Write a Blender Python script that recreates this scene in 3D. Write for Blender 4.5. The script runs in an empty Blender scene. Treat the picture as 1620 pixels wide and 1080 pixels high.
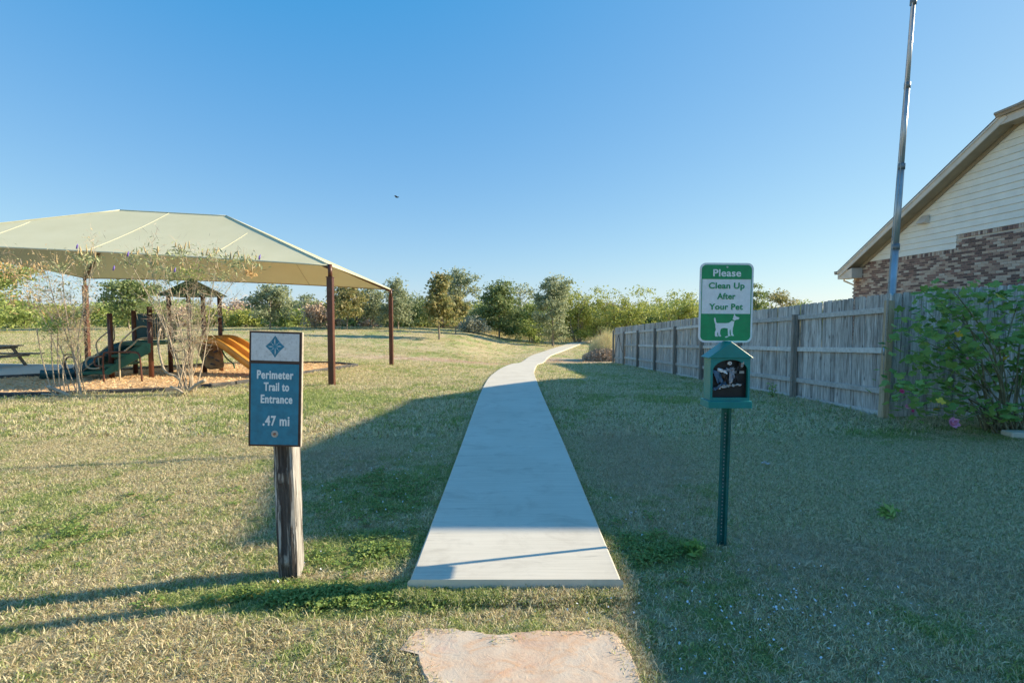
import bpy, bmesh, math, random
import numpy as np
from mathutils import Vector, Matrix, Euler
from mathutils.noise import noise as pnoise

random.seed(7)
R = math.radians
S = bpy.context.scene
C = S.collection

# ------------------------------------------------------------------ camera
PITCH = math.atan(0.05)
EYE = 1.5
cam_d = bpy.data.cameras.new('camera')
cam_d.sensor_width = 36.0
cam_d.lens = 17.78
cam_d.clip_start = 0.05
cam_d.clip_end = 6000
cam = bpy.data.objects.new('camera', cam_d)
cam.location = (0, 0, EYE)
cam.rotation_euler = (R(90) - PITCH, 0, 0)
C.objects.link(cam)
S.camera = cam

# ------------------------------------------------------------------ world, sun, exposure
SUN_DIR = Vector((0.978, 0.226, 0.464)).normalized()      # towards the sun
SUN_EL = math.asin(SUN_DIR.z)
SUN_AZ = math.atan2(SUN_DIR.x, SUN_DIR.y)                  # clockwise from +Y
world = bpy.data.worlds.new('World')
S.world = world
world.use_nodes = True
wn = world.node_tree
bg = wn.nodes['Background']
sky = wn.nodes.new('ShaderNodeTexSky')
sky.sky_type = 'NISHITA'
sky.sun_disc = False
sky.sun_elevation = SUN_EL
sky.sun_rotation = SUN_AZ
sky.altitude = 100
sky.air_density = 1.0
sky.dust_density = 0.25
sky.ozone_density = 3.0
# the camera's rendition of a clear sky: one curve per colour channel over the whole dome
sep = wn.nodes.new('ShaderNodeSeparateColor'); com = wn.nodes.new('ShaderNodeCombineColor')
wn.links.new(sky.outputs[0], sep.inputs[0])
for ch, (sub, pw_, gain) in enumerate(((.66, .65, .70), (0, .60, .81), (0, .28, 1.62))):
    a1 = wn.nodes.new('ShaderNodeMath'); a1.operation = 'SUBTRACT'; a1.inputs[1].default_value = sub
    a2 = wn.nodes.new('ShaderNodeMath'); a2.operation = 'MAXIMUM'; a2.inputs[1].default_value = .05
    a3 = wn.nodes.new('ShaderNodeMath'); a3.operation = 'POWER'; a3.inputs[1].default_value = pw_
    a4 = wn.nodes.new('ShaderNodeMath'); a4.operation = 'MULTIPLY'; a4.inputs[1].default_value = gain
    wn.links.new(sep.outputs[ch], a1.inputs[0]); wn.links.new(a1.outputs[0], a2.inputs[0]); wn.links.new(a2.outputs[0], a3.inputs[0])
    wn.links.new(a3.outputs[0], a4.inputs[0]); wn.links.new(a4.outputs[0], com.inputs[ch])
wn.links.new(com.outputs[0], bg.inputs[0])
bg.inputs[1].default_value = 0.12
sun_d = bpy.data.lights.new('sun', 'SUN')
sun_d.energy = 3.1
sun_d.angle = R(0.5)
sun_d.color = (1.0, 0.85, 0.60)
sun = bpy.data.objects.new('sun', sun_d)
sun.rotation_euler = SUN_DIR.to_track_quat('Z', 'Y').to_euler()
sun.location = (30, 6, 20)
C.objects.link(sun)
S.view_settings.view_transform = 'Standard'
S.view_settings.look = 'None'
S.view_settings.gamma = 1
S.view_settings.use_curve_mapping = False
S.view_settings.exposure = 1.52

# ------------------------------------------------------------------ terrain
TX = [-60, -40, -16, -4.3, 0, 5.5, 15, 40, 80]
TY = [-10, 0, 8, 12, 18, 24, 28, 34, 42, 50, 70, 110]
TZ = {
 -60: [-.08, -.08, .05, .1, .2, .3, .35, .4, .45, .5, .5, .5],
 -40: [-.08, -.08, .05, .1, .2, .3, .35, .4, .5, .5, .4, .4],
 -16: [-.08, -.08, -.06, -.1, -.15, -.02, .1, .25, .42, .48, .4, .4],
 -4.3: [-.08, -.08, -.09, -.16, -.27, -.58, -.68, -.33, .02, .05, 0, 0],
 0: [-.08, -.08, -.08, -.14, -.42, -.80, -1.10, -1.10, -.86, -.76, -.7, -.7],
 5.5: [-.08, -.08, -.04, -.24, -.55, -.86, -1.07, -1.16, -1.18, -1.16, -1.1, -1.1],
 15: [-.04, -.04, .02, -.2, -.5, -.8, -1.0, -1.15, -1.2, -1.2, -1.1, -1.1],
 40: [-.04, -.04, .02, -.2, -.5, -.8, -1.0, -1.15, -1.2, -1.2, -1.1, -1.1],
 80: [-.04, -.04, .02, -.2, -.5, -.8, -1.0, -1.15, -1.2, -1.2, -1.1, -1.1],
}
def _cr(xs, vs, x):
    if x <= xs[0]: return vs[0]
    if x >= xs[-1]: return vs[-1]
    i = 0
    while xs[i + 1] < x: i += 1
    h = xs[i + 1] - xs[i]
    t = (x - xs[i]) / h
    def slope(k):
        if k <= 0 or k >= len(xs) - 1: return 0.0
        return (vs[k + 1] - vs[k - 1]) / (xs[k + 1] - xs[k - 1])
    m0, m1 = slope(i) * h, slope(i + 1) * h
    t2, t3 = t * t, t * t * t
    return (2*t3 - 3*t2 + 1)*vs[i] + (t3 - 2*t2 + t)*m0 + (-2*t3 + 3*t2)*vs[i+1] + (t3 - t2)*m1
CL = [(.02, 2.80), (.01, 6), (-.02, 10), (.0, 12.5), (.06, 15), (.22, 18), (.60, 23), (1.10, 27.5), (1.83, 32.5), (3.15, 37.5),
      (4.85, 43.5), (7.1, 51), (9.5, 56), (13, 60.5), (19, 64), (28, 66)]
PZ = [(2.8, 0), (9, 0), (12.5, -.055), (15, -.19), (18, -.35), (23, -.67), (27.5, -1.0), (32.5, -1.05), (43, -1.05), (70, -1.03)]
def path_c(y): return _cr([p[1] for p in CL], [p[0] for p in CL], y)
def path_z(y): return _cr([p[0] for p in PZ], [p[1] for p in PZ], y)
def tz(x, y):
    cols = [_cr(TY, TZ[k], y) for k in TX]
    z = _cr(TX, cols, x)
    if 9 < y < 66:
        d = abs(x - path_c(y)) - .62
        w = min(1, max(0, 1 - d / 2.2)); w = w * w * (3 - 2 * w)
        w *= min(1, (y - 9) / 3) * min(1, max(0, (66 - y) / 6))
        z = z * (1 - w) + (path_z(y) - .055) * w
    return z

def P(px, py, Y):
    """point seen at photograph pixel (px,py) that lies Y metres ahead"""
    c, s = math.cos(PITCH), math.sin(PITCH)
    dx = (px - 810) / 800.0
    u = (540 - py) / 800.0
    dy, dz = c + u * s, -s + u * c
    t = Y / dy
    return Vector((dx * t, Y, EYE + dz * t))
def G(px, py, off=0.0):
    """ground point under the pixel"""
    lo = None
    Y = 1.2
    while Y < 200:
        p = P(px, py, Y)
        if p.z <= tz(p.x, p.y) + off: break
        Y *= 1.01
    p = P(px, py, Y)
    return Vector((p.x, p.y, tz(p.x, p.y) + off))

# ------------------------------------------------------------------ mesh builder
class MB:
    def __init__(s): s.v = []; s.f = []; s.m = []; s.sm = []
    def add(s, vs, fs, mi=0, smooth=False):
        o = len(s.v)
        s.v += [tuple(v) for v in vs]
        for f in fs:
            s.f.append(tuple(i + o for i in f)); s.m.append(mi); s.sm.append(smooth)
    def box(s, c, d, rot=None, mi=0, bev=0.0):
        x, y, z = d[0] / 2, d[1] / 2, d[2] / 2
        M = rot.to_matrix() if rot is not None and not isinstance(rot, Matrix) else (rot if rot is not None else Matrix.Identity(3))
        c = Vector(c)
        if bev <= 0:
            vs = [c + M @ Vector((a * x, b * y, e * z)) for a in (-1, 1) for b in (-1, 1) for e in (-1, 1)]
            s.add(vs, [(0, 1, 3, 2), (4, 6, 7, 5), (0, 4, 5, 1), (2, 3, 7, 6), (0, 2, 6, 4), (1, 5, 7, 3)], mi)
        else:
            bm = bmesh.new()
            bmesh.ops.create_cube(bm, size=1)
            for v in bm.verts: v.co = Vector((v.co.x * d[0], v.co.y * d[1], v.co.z * d[2]))
            bmesh.ops.bevel(bm, geom=bm.edges[:], offset=bev, segments=1, affect='EDGES')
            bm.verts.index_update()
            s.add([c + M @ v.co for v in bm.verts], [tuple(v.index for v in f.verts) for f in bm.faces], mi)
            bm.free()
    def prism(s, poly, a, b, mi=0):
        """poly: list of 3D points (planar); a,b: offset vectors of the two caps"""
        a, b = Vector(a), Vector(b); n = len(poly)
        vs = [Vector(p) + a for p in poly] + [Vector(p) + b for p in poly]
        fs = [tuple(range(n))[::-1], tuple(range(n, 2 * n))]
        fs += [(i, (i + 1) % n, n + (i + 1) % n, n + i) for i in range(n)]
        s.add(vs, fs, mi)
    def tube(s, pts, rad, n=8, mi=0, cap=True, smooth=True):
        pts = [Vector(p) for p in pts]
        if not hasattr(rad, '__len__'): rad = [rad] * len(pts)
        vs = []; prev = None
        for i, p in enumerate(pts):
            t = (pts[min(i + 1, len(pts) - 1)] - pts[max(i - 1, 0)]).normalized()
            if prev is None:
                u = t.cross(Vector((0, 0, 1)))
                if u.length < 1e-3: u = Vector((1, 0, 0))
            else:
                u = prev - t * prev.dot(t)
            u.normalize(); prev = u
            w = t.cross(u)
            for k in range(n):
                a = 2 * math.pi * k / n
                vs.append(p + (u * math.cos(a) + w * math.sin(a)) * rad[i])
        fs = []
        for i in range(len(pts) - 1):
            for k in range(n):
                fs.append((i*n + k, i*n + (k+1) % n, (i+1)*n + (k+1) % n, (i+1)*n + k))
        s.add(vs, fs, mi, smooth)
        if cap:
            o = len(s.v) - len(vs)
            s.f.append(tuple(o + k for k in range(n))[::-1]); s.m.append(mi); s.sm.append(False)
            s.f.append(tuple(o + (len(pts)-1)*n + k for k in range(n))); s.m.append(mi); s.sm.append(False)
    def mesh(s, name, mats, origin=(0, 0, 0)):
        me = bpy.data.meshes.new(name)
        o = Vector(origin)
        me.from_pydata([(v[0]-o.x, v[1]-o.y, v[2]-o.z) for v in s.v], [], s.f)
        if not isinstance(mats, (list, tuple)): mats = [mats]
        for m in mats: me.materials.append(m)
        me.polygons.foreach_set('material_index', s.m)
        me.polygons.foreach_set('use_smooth', s.sm)
        me.update()
        return me

def tag(o, label=None, cat=None, group=None, kind=None):
    if label: o['label'] = label
    if cat: o['category'] = cat
    if group: o['group'] = group
    if kind: o['kind'] = kind
    return o
def W(o):
    """world origin of an object (no rotations on roots unless set at the end)"""
    v = Vector(o.location)
    while o.parent is not None:
        o = o.parent; v += Vector(o.location)
    return v
def obj(name, data, parent=None, loc=(0, 0, 0)):
    o = bpy.data.objects.new(name, data)
    C.objects.link(o)
    o.location = loc
    if parent is not None: o.parent = parent
    return o
def empty(name, loc, label, cat, group=None):
    o = obj(name, None, None, loc)
    o.empty_display_size = 0.2
    return tag(o, label, cat, group)
def part(name, mb, mat, parent, label=None, kind=None):
    """mesh given in world coordinates, linked as a child (origin at parent)"""
    org = W(parent) if parent is not None else Vector((0, 0, 0))
    o = obj(name, mb.mesh(name, mat, org), parent)
    if label: o['label'] = label
    if kind: o['kind'] = kind
    return o
def fcopy(src, parent, loc, rot=None, scale=None):
    o = src.copy(); C.objects.link(o); o.parent = parent
    o.location = loc
    if rot is not None: o.rotation_euler = rot
    if scale is not None: o.scale = scale
    return o
def bevel(o, w=0.004, seg=2):
    m = o.modifiers.new('bevel', 'BEVEL'); m.width = w; m.segments = seg; m.limit_method = 'ANGLE'
    return o

# ------------------------------------------------------------------ materials
def NT(name):
    m = bpy.data.materials.new(name); m.use_nodes = True
    return m, m.node_tree, m.node_tree.nodes['Principled BSDF']
def nd(t, typ, **kw):
    n = t.nodes.new(typ)
    for k, v in kw.items():
        if k in ('loc',): continue
        setattr(n, k, v)
    return n
def ramp(t, fac, stops, interp='LINEAR'):
    r = t.nodes.new('ShaderNodeValToRGB')
    r.color_ramp.interpolation = interp
    els = r.color_ramp.elements
    while len(els) < len(stops): els.new(0.5)
    for e, (p, c) in zip(els, stops):
        e.position = p
        e.color = (c, c, c, 1) if not hasattr(c, '__len__') else (*c, 1)
    t.links.new(fac, r.inputs[0])
    return r.outputs[0]
def noise(t, vec, scale, detail=4, rough=.55, dist=0.0, out=0):
    n = t.nodes.new('ShaderNodeTexNoise')
    n.inputs['Scale'].default_value = scale; n.inputs['Detail'].default_value = detail
    n.inputs['Roughness'].default_value = rough; n.inputs['Distortion'].default_value = dist
    if vec is not None: t.links.new(vec, n.inputs['Vector'])
    return n.outputs[out]
def mapping(t, vec, scale=(1, 1, 1), loc=(0, 0, 0)):
    m = t.nodes.new('ShaderNodeMapping')
    m.inputs['Scale'].default_value = scale; m.inputs['Location'].default_value = loc
    t.links.new(vec, m.inputs[0])
    return m.outputs[0]
def mixc(t, fac, a, b, mode='MIX'):
    m = t.nodes.new('ShaderNodeMix'); m.data_type = 'RGBA'; m.blend_type = mode
    for sock, v in ((m.inputs[0], fac), (m.inputs[6], a), (m.inputs[7], b)):
        if hasattr(v, 'links') or isinstance(v, bpy.types.NodeSocket): t.links.new(v, sock)
        elif hasattr(v, '__len__'): sock.default_value = (*v, 1)
        else: sock.default_value = v
    return m.outputs[2]
def math_(t, op, a, b=0.0, clamp=False):
    m = t.nodes.new('ShaderNodeMath'); m.operation = op; m.use_clamp = clamp
    for sock, v in ((m.inputs[0], a), (m.inputs[1], b)):
        if isinstance(v, bpy.types.NodeSocket): t.links.new(v, sock)
        else: sock.default_value = v
    return m.outputs[0]
def bump(t, bs, h, strength=.3, dist=.01):
    b = t.nodes.new('ShaderNodeBump')
    b.inputs['Strength'].default_value = strength; b.inputs['Distance'].default_value = dist
    t.links.new(h, b.inputs['Height']); t.links.new(b.outputs[0], bs.inputs['Normal'])
def simple(name, col, rough=.6, var=.12, scale=6.0, bmp=0.1, metal=0.0, dirt=None, space='Object'):
    m, t, bs = NT(name)
    tc = t.nodes.new('ShaderNodeTexCoord').outputs[space]
    n1 = noise(t, tc, scale, 5, .6)
    dark = tuple(c * (1 - var * 1.6) for c in col); lite = tuple(min(1, c * (1 + var)) for c in col)
    c = ramp(t, n1, [(.3, dark), (.7, lite)])
    if dirt:
        n2 = noise(t, tc, scale * 2.3, 6, .7)
        c = mixc(t, ramp(t, n2, [(.52, 0.0), (.68, .7)]), c, dirt)
    t.links.new(c, bs.inputs['Base Color'])
    bs.inputs['Roughness'].default_value = rough
    bs.inputs['Metallic'].default_value = metal
    if bmp: bump(t, bs, noise(t, tc, scale * 12, 4, .6), bmp, .004)
    return m

# grass colour field, shared by the ground and the blades (pure function of world position)
def grass_colour(t, blade):
    geo = t.nodes.new('ShaderNodeNewGeometry').outputs['Position']
    flat = mapping(t, geo, (1, 1, 0))
    big = noise(t, flat, .35, 3, .6)
    med = noise(t, flat, 1.6, 4, .65)
    fine = noise(t, flat, 9, 3, .7)
    mot = noise(t, flat, 5.5, 4, .7)
    green_amt = math_(t, 'ADD', math_(t, 'MULTIPLY', big, .35), math_(t, 'ADD', math_(t, 'MULTIPLY', med, .35), math_(t, 'MULTIPLY', mot, .30)))
    def ell(cx, cy, rx, ry, soft=.45):
        m = mapping(t, flat, (1 / rx, 1 / ry, 0), (-cx / rx, -cy / ry, 0))
        ln = t.nodes.new('ShaderNodeVectorMath'); ln.operation = 'LENGTH'; t.links.new(m, ln.inputs[0])
        wob = math_(t, 'ADD', ln.outputs['Value'], math_(t, 'MULTIPLY', math_(t, 'SUBTRACT', med, .5), 1.1))
        return ramp(t, wob, [(1 - soft, 1.0), (1.0, 0.0)])
    for (cx, cy, rx, ry, amt) in ((-1.0, 2.75, 1.0, .22, .22), (-.95, 3.35, .45, .35, .2), (-1.1, 4.6, .9, .9, .06), (5.6, 6.5, 1.8, .5, .10),
                                  (1.5, 4.4, .8, .6, .08), (-3.5, 3.8, 1.4, 1.2, .05), (-3.2, 9.5, 2.2, 1.3, .06), (2.5, 9.5, 1.5, 1.0, .08), (1.0, 3.3, .35, .35, .15), (3.6, 6.2, 3.4, 5.2, -.055), (1.5, 5.8, .7, 2.6, -.06), (2.3, 3.1, 1.3, .7, -.05), (-2.6, 6.5, 1.6, 1.3, -.05), (-1.9, 2.2, 1.2, .5, -.04)):
        green_amt = math_(t, 'ADD', green_amt, math_(t, 'MULTIPLY', ell(cx, cy, rx, ry), amt))
    mask = ramp(t, green_amt, [(.485, 0.0), (.56, 1.0)])
    if blade:
        rnd = t.nodes.new('ShaderNodeNewGeometry').outputs['Random Per Island']
        straw = ramp(t, rnd, [(0, (.24, .17, .09)), (.14, (.58, .48, .29)), (.5, (.78, .68, .44)), (.8, (.88, .81, .57)), (1, (.40, .27, .14))])
        green = ramp(t, rnd, [(0, (.20, .29, .08)), (.45, (.36, .44, .13)), (.8, (.54, .58, .24)), (1, (.68, .62, .38))])
        pick = ramp(t, math_(t, 'ADD', math_(t, 'MULTIPLY', mask, .40), math_(t, 'MULTIPLY', math_(t, 'FRACT', math_(t, 'MULTIPLY', rnd, 7.31)), .55)),
                    [(.43, 0.0), (.48, 1.0)])
        c = mixc(t, pick, straw, green)
    else:
        straw = ramp(t, fine, [(.3, (.40, .31, .16)), (.7, (.66, .55, .33))])
        green = ramp(t, fine, [(.3, (.22, .27, .08)), (.7, (.40, .44, .17))])
        c = mixc(t, mask, straw, green)
    soil = math_(t, 'MAXIMUM', ell(-3.2, 24.5, 6.2, 2.6, .5), ell(3.4, 29.5, 3.4, 2.6, .5))
    worn = math_(t, 'MAXIMUM', ell(1.35, 5.6, .75, 2.4, .6), math_(t, 'MAXIMUM', ell(2.2, 3.1, 1.3, .6, .6), ell(-1.9, 5.4, .9, .8, .6)))
    soil = math_(t, 'MAXIMUM', soil, math_(t, 'MULTIPLY', worn, .45))
    c2 = mixc(t, math_(t, 'MULTIPLY', soil, .8), c, ramp(t, fine, [(.3, (.50, .34, .24)), (.7, (.70, .53, .40))]))
    return c2, fine

def m_ground():
    m, t, bs = NT('ground')
    c, fine = grass_colour(t, False)
    t.links.new(c, bs.inputs['Base Color'])
    bs.inputs['Roughness'].default_value = .95
    geo = t.nodes.new('ShaderNodeNewGeometry').outputs['Position']
    bump(t, bs, noise(t, geo, 25, 6, .75), 1.0, .05)
    return m
def m_blade():
    m, t, bs = NT('grass_blade')
    c, fine = grass_colour(t, True)
    t.links.new(c, bs.inputs['Base Color'])
    bs.inputs['Roughness'].default_value = .6
    bs.inputs['Specular IOR Level'].default_value = .25
    tr = t.nodes.new('ShaderNodeBsdfTranslucent'); t.links.new(c, tr.inputs[0])
    mx = t.nodes.new('ShaderNodeMixShader'); mx.inputs[0].default_value = .45
    out = t.nodes['Material Output']
    t.links.new(bs.outputs[0], mx.inputs[1]); t.links.new(tr.outputs[0], mx.inputs[2]); t.links.new(mx.outputs[0], out.inputs[0])
    return m
def m_leaf(name, cols, trans=.3, rough=.5, nscale=.8):
    m, t, bs = NT(name)
    gn = t.nodes.new('ShaderNodeNewGeometry')
    n = noise(t, gn.outputs['Position'], nscale, 3, .6)
    f = math_(t, 'ADD', math_(t, 'MULTIPLY', gn.outputs['Random Per Island'], .55), math_(t, 'MULTIPLY', n, .5))
    k = len(cols)
    c = ramp(t, f, [(.12 + .78 * i / (k - 1), cc) for i, cc in enumerate(cols)])
    t.links.new(c, bs.inputs['Base Color'])
    bs.inputs['Roughness'].default_value = rough
    bs.inputs['Specular IOR Level'].default_value = .3
    tr = t.nodes.new('ShaderNodeBsdfTranslucent'); t.links.new(c, tr.inputs[0])
    mx = t.nodes.new('ShaderNodeMixShader'); mx.inputs[0].default_value = trans
    out = t.nodes['Material Output']
    t.links.new(bs.outputs[0], mx.inputs[1]); t.links.new(tr.outputs[0], mx.inputs[2]); t.links.new(mx.outputs[0], out.inputs[0])
    return m
def m_wood(name, c0, c1, c2, along=(9, 9, .7), rough=.85, knots=True, streak=.5, bm=.5):
    """weathered timber, grain runs along local z; Object Info random shifts each board"""
    m, t, bs = NT(name)
    tc = t.nodes.new('ShaderNodeTexCoord').outputs['Object']
    oi = t.nodes.new('ShaderNodeObjectInfo')
    cx = t.nodes.new('ShaderNodeCombineXYZ')
    r = math_(t, 'MULTIPLY', oi.outputs['Random'], 37.0)
    t.links.new(r, cx.inputs[0]); t.links.new(r, cx.inputs[2])
    va = t.nodes.new('ShaderNodeVectorMath'); va.operation = 'ADD'
    t.links.new(tc, va.inputs[0]); t.links.new(cx.outputs[0], va.inputs[1])
    v = va.outputs[0]
    g = noise(t, mapping(t, v, tuple(a * 6 for a in along)), 1, 5, .65, .3)
    b = noise(t, mapping(t, v, along), 1, 4, .6, .5)
    c = ramp(t, g, [(.28, c0), (.5, c1), (.74, c2)])
    c = mixc(t, ramp(t, b, [(.5, 0.0), (.72, streak)]), c, tuple(x * .42 for x in c0))
    c = mixc(t, ramp(t, b, [(.25, .35), (.42, 0.0)]), c, tuple(min(1, x * 1.25) for x in c2))
    # each board has its own tone
    hv = t.nodes.new('ShaderNodeHueSaturation')
    t.links.new(c, hv.inputs['Color'])
    t.links.new(math_(t, 'ADD', math_(t, 'MULTIPLY', oi.outputs['Random'], .42), .80), hv.inputs['Value'])
    c = hv.outputs[0]
    if knots:
        vo = t.nodes.new('ShaderNodeTexVoronoi'); vo.inputs['Scale'].default_value = 1.0
        t.links.new(mapping(t, v, (7, 7, 2.6)), vo.inputs['Vector'])
        c = mixc(t, ramp(t, vo.outputs['Distance'], [(.07, .8), (.14, 0.0)]), c, tuple(x * .35 for x in c0))
    t.links.new(c, bs.inputs['Base Color'])
    bs.inputs['Roughness'].default_value = rough
    bump(t, bs, g, bm, .006)
    return m

M = {}
M['ground'] = m_ground()
M['blade'] = m_blade()

def m_concrete():
    m, t, bs = NT('path_concrete')
    geo = t.nodes.new('ShaderNodeNewGeometry').outputs['Position']
    brush = noise(t, mapping(t, geo, (1.3, 75, 1)), 1, 4, .7)         # broom finish across the path
    blot = noise(t, geo, 1.1, 5, .6)
    fine = noise(t, geo, 120, 3, .6)
    c = ramp(t, blot, [(.25, (.57, .52, .43)), (.5, (.65, .60, .505)), (.75, (.71, .665, .57))])
    c = mixc(t, .38, c, ramp(t, brush, [(.3, (.42, .39, .33)), (.7, (.76, .71, .62))]))
    st = noise(t, mapping(t, geo, (2.2, 3.2, 1)), 1, 7, .7, .8)
    c = mixc(t, ramp(t, st, [(.52, 0.0), (.70, .42)]), c, (.36, .32, .26))
    sc = noise(t, mapping(t, geo, (1.2, 14, 1)), 1, 6, .75, .4)
    c = mixc(t, ramp(t, sc, [(.60, 0.0), (.68, .4)]), c, (.25, .23, .20))
    c = mixc(t, ramp(t, fine, [(.66, 0.0), (.74, .35)]), c, (.25, .22, .18))
    t.links.new(c, bs.inputs['Base Color'])
    bs.inputs['Roughness'].default_value = .88
    hh = math_(t, 'ADD', brush, math_(t, 'MULTIPLY', fine, .5))
    bump(t, bs, hh, .35, .003)
    return m
M['concrete'] = m_concrete()

def m_flag():
    m, t, bs = NT('flagstone')
    geo = t.nodes.new('ShaderNodeNewGeometry').outputs['Position']
    a = noise(t, mapping(t, geo, (2.4, 3.4, 2)), 1, 6, .65, .8)
    b = noise(t, mapping(t, geo, (6, 9, 6), (3, 1, 0)), 1, 7, .72, 1.0)
    f = noise(t, geo, 60, 5, .7)
    c = ramp(t, a, [(.28, (.58, .40, .32)), (.42, (.60, .50, .40)), (.56, (.62, .47, .35)), (.72, (.54, .32, .23))])
    c = mixc(t, ramp(t, b, [(.50, 0.0), (.66, .5)]), c, (.62, .30, .12))
    c = mixc(t, ramp(t, b, [(.30, .5), (.42, 0.0)]), c, (.62, .56, .47))
    c = mixc(t, ramp(t, f, [(.56, 0.0), (.75, .5)]), c, (.30, .20, .14))
    t.links.new(c, bs.inputs['Base Color'])
    bs.inputs['Roughness'].default_value = .85
    bump(t, bs, math_(t, 'ADD', b, math_(t, 'MULTIPLY', f, .35)), .55, .012)
    return m
M['flag'] = m_flag()
M['fence'] = m_wood('fence_wood', (.19, .17, .15), (.48, .455, .43), (.76, .74, .72), streak=.85)
M['rail'] = m_wood('fence_rail_wood', (.40, .39, .37), (.56, .55, .53), (.68, .67, .65), along=(3, 3, 3), knots=False, streak=.3)
M['fpost'] = m_wood('fence_post_wood', (.17, .145, .12), (.29, .25, .215), (.42, .38, .34), knots=False)
M['cpost'] = m_wood('corner_post_wood', (.28, .20, .12), (.42, .32, .21), (.50, .42, .31), knots=True, streak=.3)
M['edge'] = simple('sign_edge_wood', (.52, .45, .37), .85, .2, 30, .3)
M['chip'] = m_leaf('wood_chip', [(.52, .32, .15), (.72, .49, .26), (.80, .59, .35), (.84, .68, .46)], .05, .9, 2)
M['mulch'] = simple('mulch', (.72, .50, .29), .95, .3, 18, .9, space='Object')
M['border'] = simple('black_border', (.055, .055, .058), .6, .3, 3, .2, dirt=(.16, .15, .14))
M['brown'] = simple('brown_post_paint', (.105, .036, .022), .42, .18, 3, .05, dirt=(.14, .07, .045))
M['beige'] = simple('beige_pipe', (.50, .42, .28), .45, .1, 5, .05, dirt=(.36, .28, .19))
M['pgreen'] = simple('green_deck_plastic', (.012, .12, .075), .4, .2, 5, .05)
M['teal'] = simple('teal_slide_plastic', (.008, .085, .10), .32, .2, 3, .03)
M['orange'] = simple('orange_slide_plastic', (.72, .34, .07), .38, .12, 2, .03)
M['olive'] = simple('climbing_wall_plastic', (.27, .235, .13), .6, .35, 5, .3, dirt=(.09, .07, .03))
M['roofg'] = simple('green_roof_panel', (.02, .10, .065), .4, .3, 3, .05, dirt=(.03, .12, .08))
M['fabric'] = simple('shade_fabric', (.40, .385, .245), .85, .06, 1.2, .12)
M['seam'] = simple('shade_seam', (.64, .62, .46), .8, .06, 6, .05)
M['steel'] = simple('galvanised_pole', (.47, .49, .52), .38, .15, 4, .05, metal=.55)
M['steeld'] = simple('pole_collar', (.20, .22, .24), .5, .2, 9, .05, metal=.3)
M['gold'] = simple('pole_ball', (.30, .16, .06), .35, .1, 9, .0, metal=.7)
M['rope'] = simple('rope_fibre', (.42, .42, .42), .9, .2, 40, .2)
M['wire'] = simple('dark_wire', (.03, .03, .03), .6, .1, 9, 0)
M['sgreen'] = simple('sign_green', (.003, .27, .10), .45, .10, 14, .05, dirt=(.02, .20, .10))
M['swhite'] = simple('sign_white', (.78, .78, .82), .5, .06, 30, .08)
M['btl'] = simple('box_teal_paint', (.002, .21, .205), .35, .10, 8, .08)
M['black'] = simple('recess_black', (.014, .013, .016), .5, .3, 20, .1)
M['chan'] = simple('green_channel_post', (.006, .12, .105), .45, .25, 9, .12, dirt=(.05, .14, .13))
M['hole'] = simple('hole_light', (.34, .36, .33), .8, .2, 20, 0)
M['bagb'] = simple('bag_blue', (.05, .13, .24), .35, .3, 14, .2)
M['bagk'] = simple('bag_black', (.02, .02, .025), .28, .3, 14, .4)
M['bagg'] = simple('bag_grey', (.34, .36, .42), .3, .35, 30, .3)
M['bagw'] = simple('bag_white', (.50, .47, .45), .5, .2, 14, .2, dirt=(.33, .24, .16))
M['sblue'] = simple('sign_blue', (.015, .20, .33), .5, .14, 25, .06)
M['sgrey'] = simple('sign_pale', (.66, .66, .70), .6, .08, 25, .08, dirt=(.40, .38, .40))
M['sbrown'] = simple('sign_brown', (.060, .028, .022), .6, .2, 25, .1)
M['stext'] = simple('sign_letter', (.78, .79, .82), .6, .04, 40, .02)
M['rust'] = simple('rusty_bolt', (.36, .18, .12), .8, .3, 60, .2)
M['siding'] = simple('siding_cream', (.82, .80, .73), .7, .05, 2.5, .12)
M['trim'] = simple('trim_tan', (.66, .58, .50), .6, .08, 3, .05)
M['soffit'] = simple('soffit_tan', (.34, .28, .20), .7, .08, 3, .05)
M['shingle'] = simple('roof_shingle', (.085, .075, .07), .95, .35, 14, .8)
M['mortar'] = simple('mortar', (.60, .54, .47), .95, .1, 20, .4)
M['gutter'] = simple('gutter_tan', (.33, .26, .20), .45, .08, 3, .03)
def m_brick():
    m, t, bs = NT('brick')
    tc = t.nodes.new('ShaderNodeNewGeometry')
    oi = t.nodes.new('ShaderNodeObjectInfo').outputs['Random']
    r = math_(t, 'FRACT', math_(t, 'ADD', tc.outputs['Random Per Island'], oi))
    c = ramp(t, r, [(0, (.10, .07, .07)), (.25, (.19, .12, .11)), (.50, (.29, .18, .155)), (.62, (.42, .30, .24)), (.80, (.50, .40, .33)), (1, (.56, .48, .41))])
    f = noise(t, tc.outputs['Position'], 45, 5, .7)
    c = mixc(t, ramp(t, f, [(.5, 0.0), (.75, .5)]), c, (.46, .36, .28))
    t.links.new(c, bs.inputs['Base Color']); bs.inputs['Roughness'].default_value = .92
    bump(t, bs, f, .5, .005)
    return m
M['brick'] = m_brick()
M['bark'] = m_wood('bark_grey', (.16, .13, .10), (.30, .25, .20), (.42, .37, .31), along=(12, 12, 3), knots=False)
M['twig'] = simple('pale_twig', (.50, .41, .31), .85, .25, 9, .3)
M['stem'] = simple('green_brown_stem', (.22, .20, .12), .8, .3, 9, .2)
M['l_dark'] = m_leaf('leaf_dark', [(0.102, 0.141, 0.058), (0.179, 0.243, 0.090), (0.282, 0.346, 0.141), (0.422, 0.461, 0.218)], .4)
M['l_grey'] = m_leaf('leaf_greygreen', [(0.166, 0.205, 0.115), (0.282, 0.333, 0.192), (0.422, 0.461, 0.282), (0.589, 0.589, 0.397)], .4)
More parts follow.
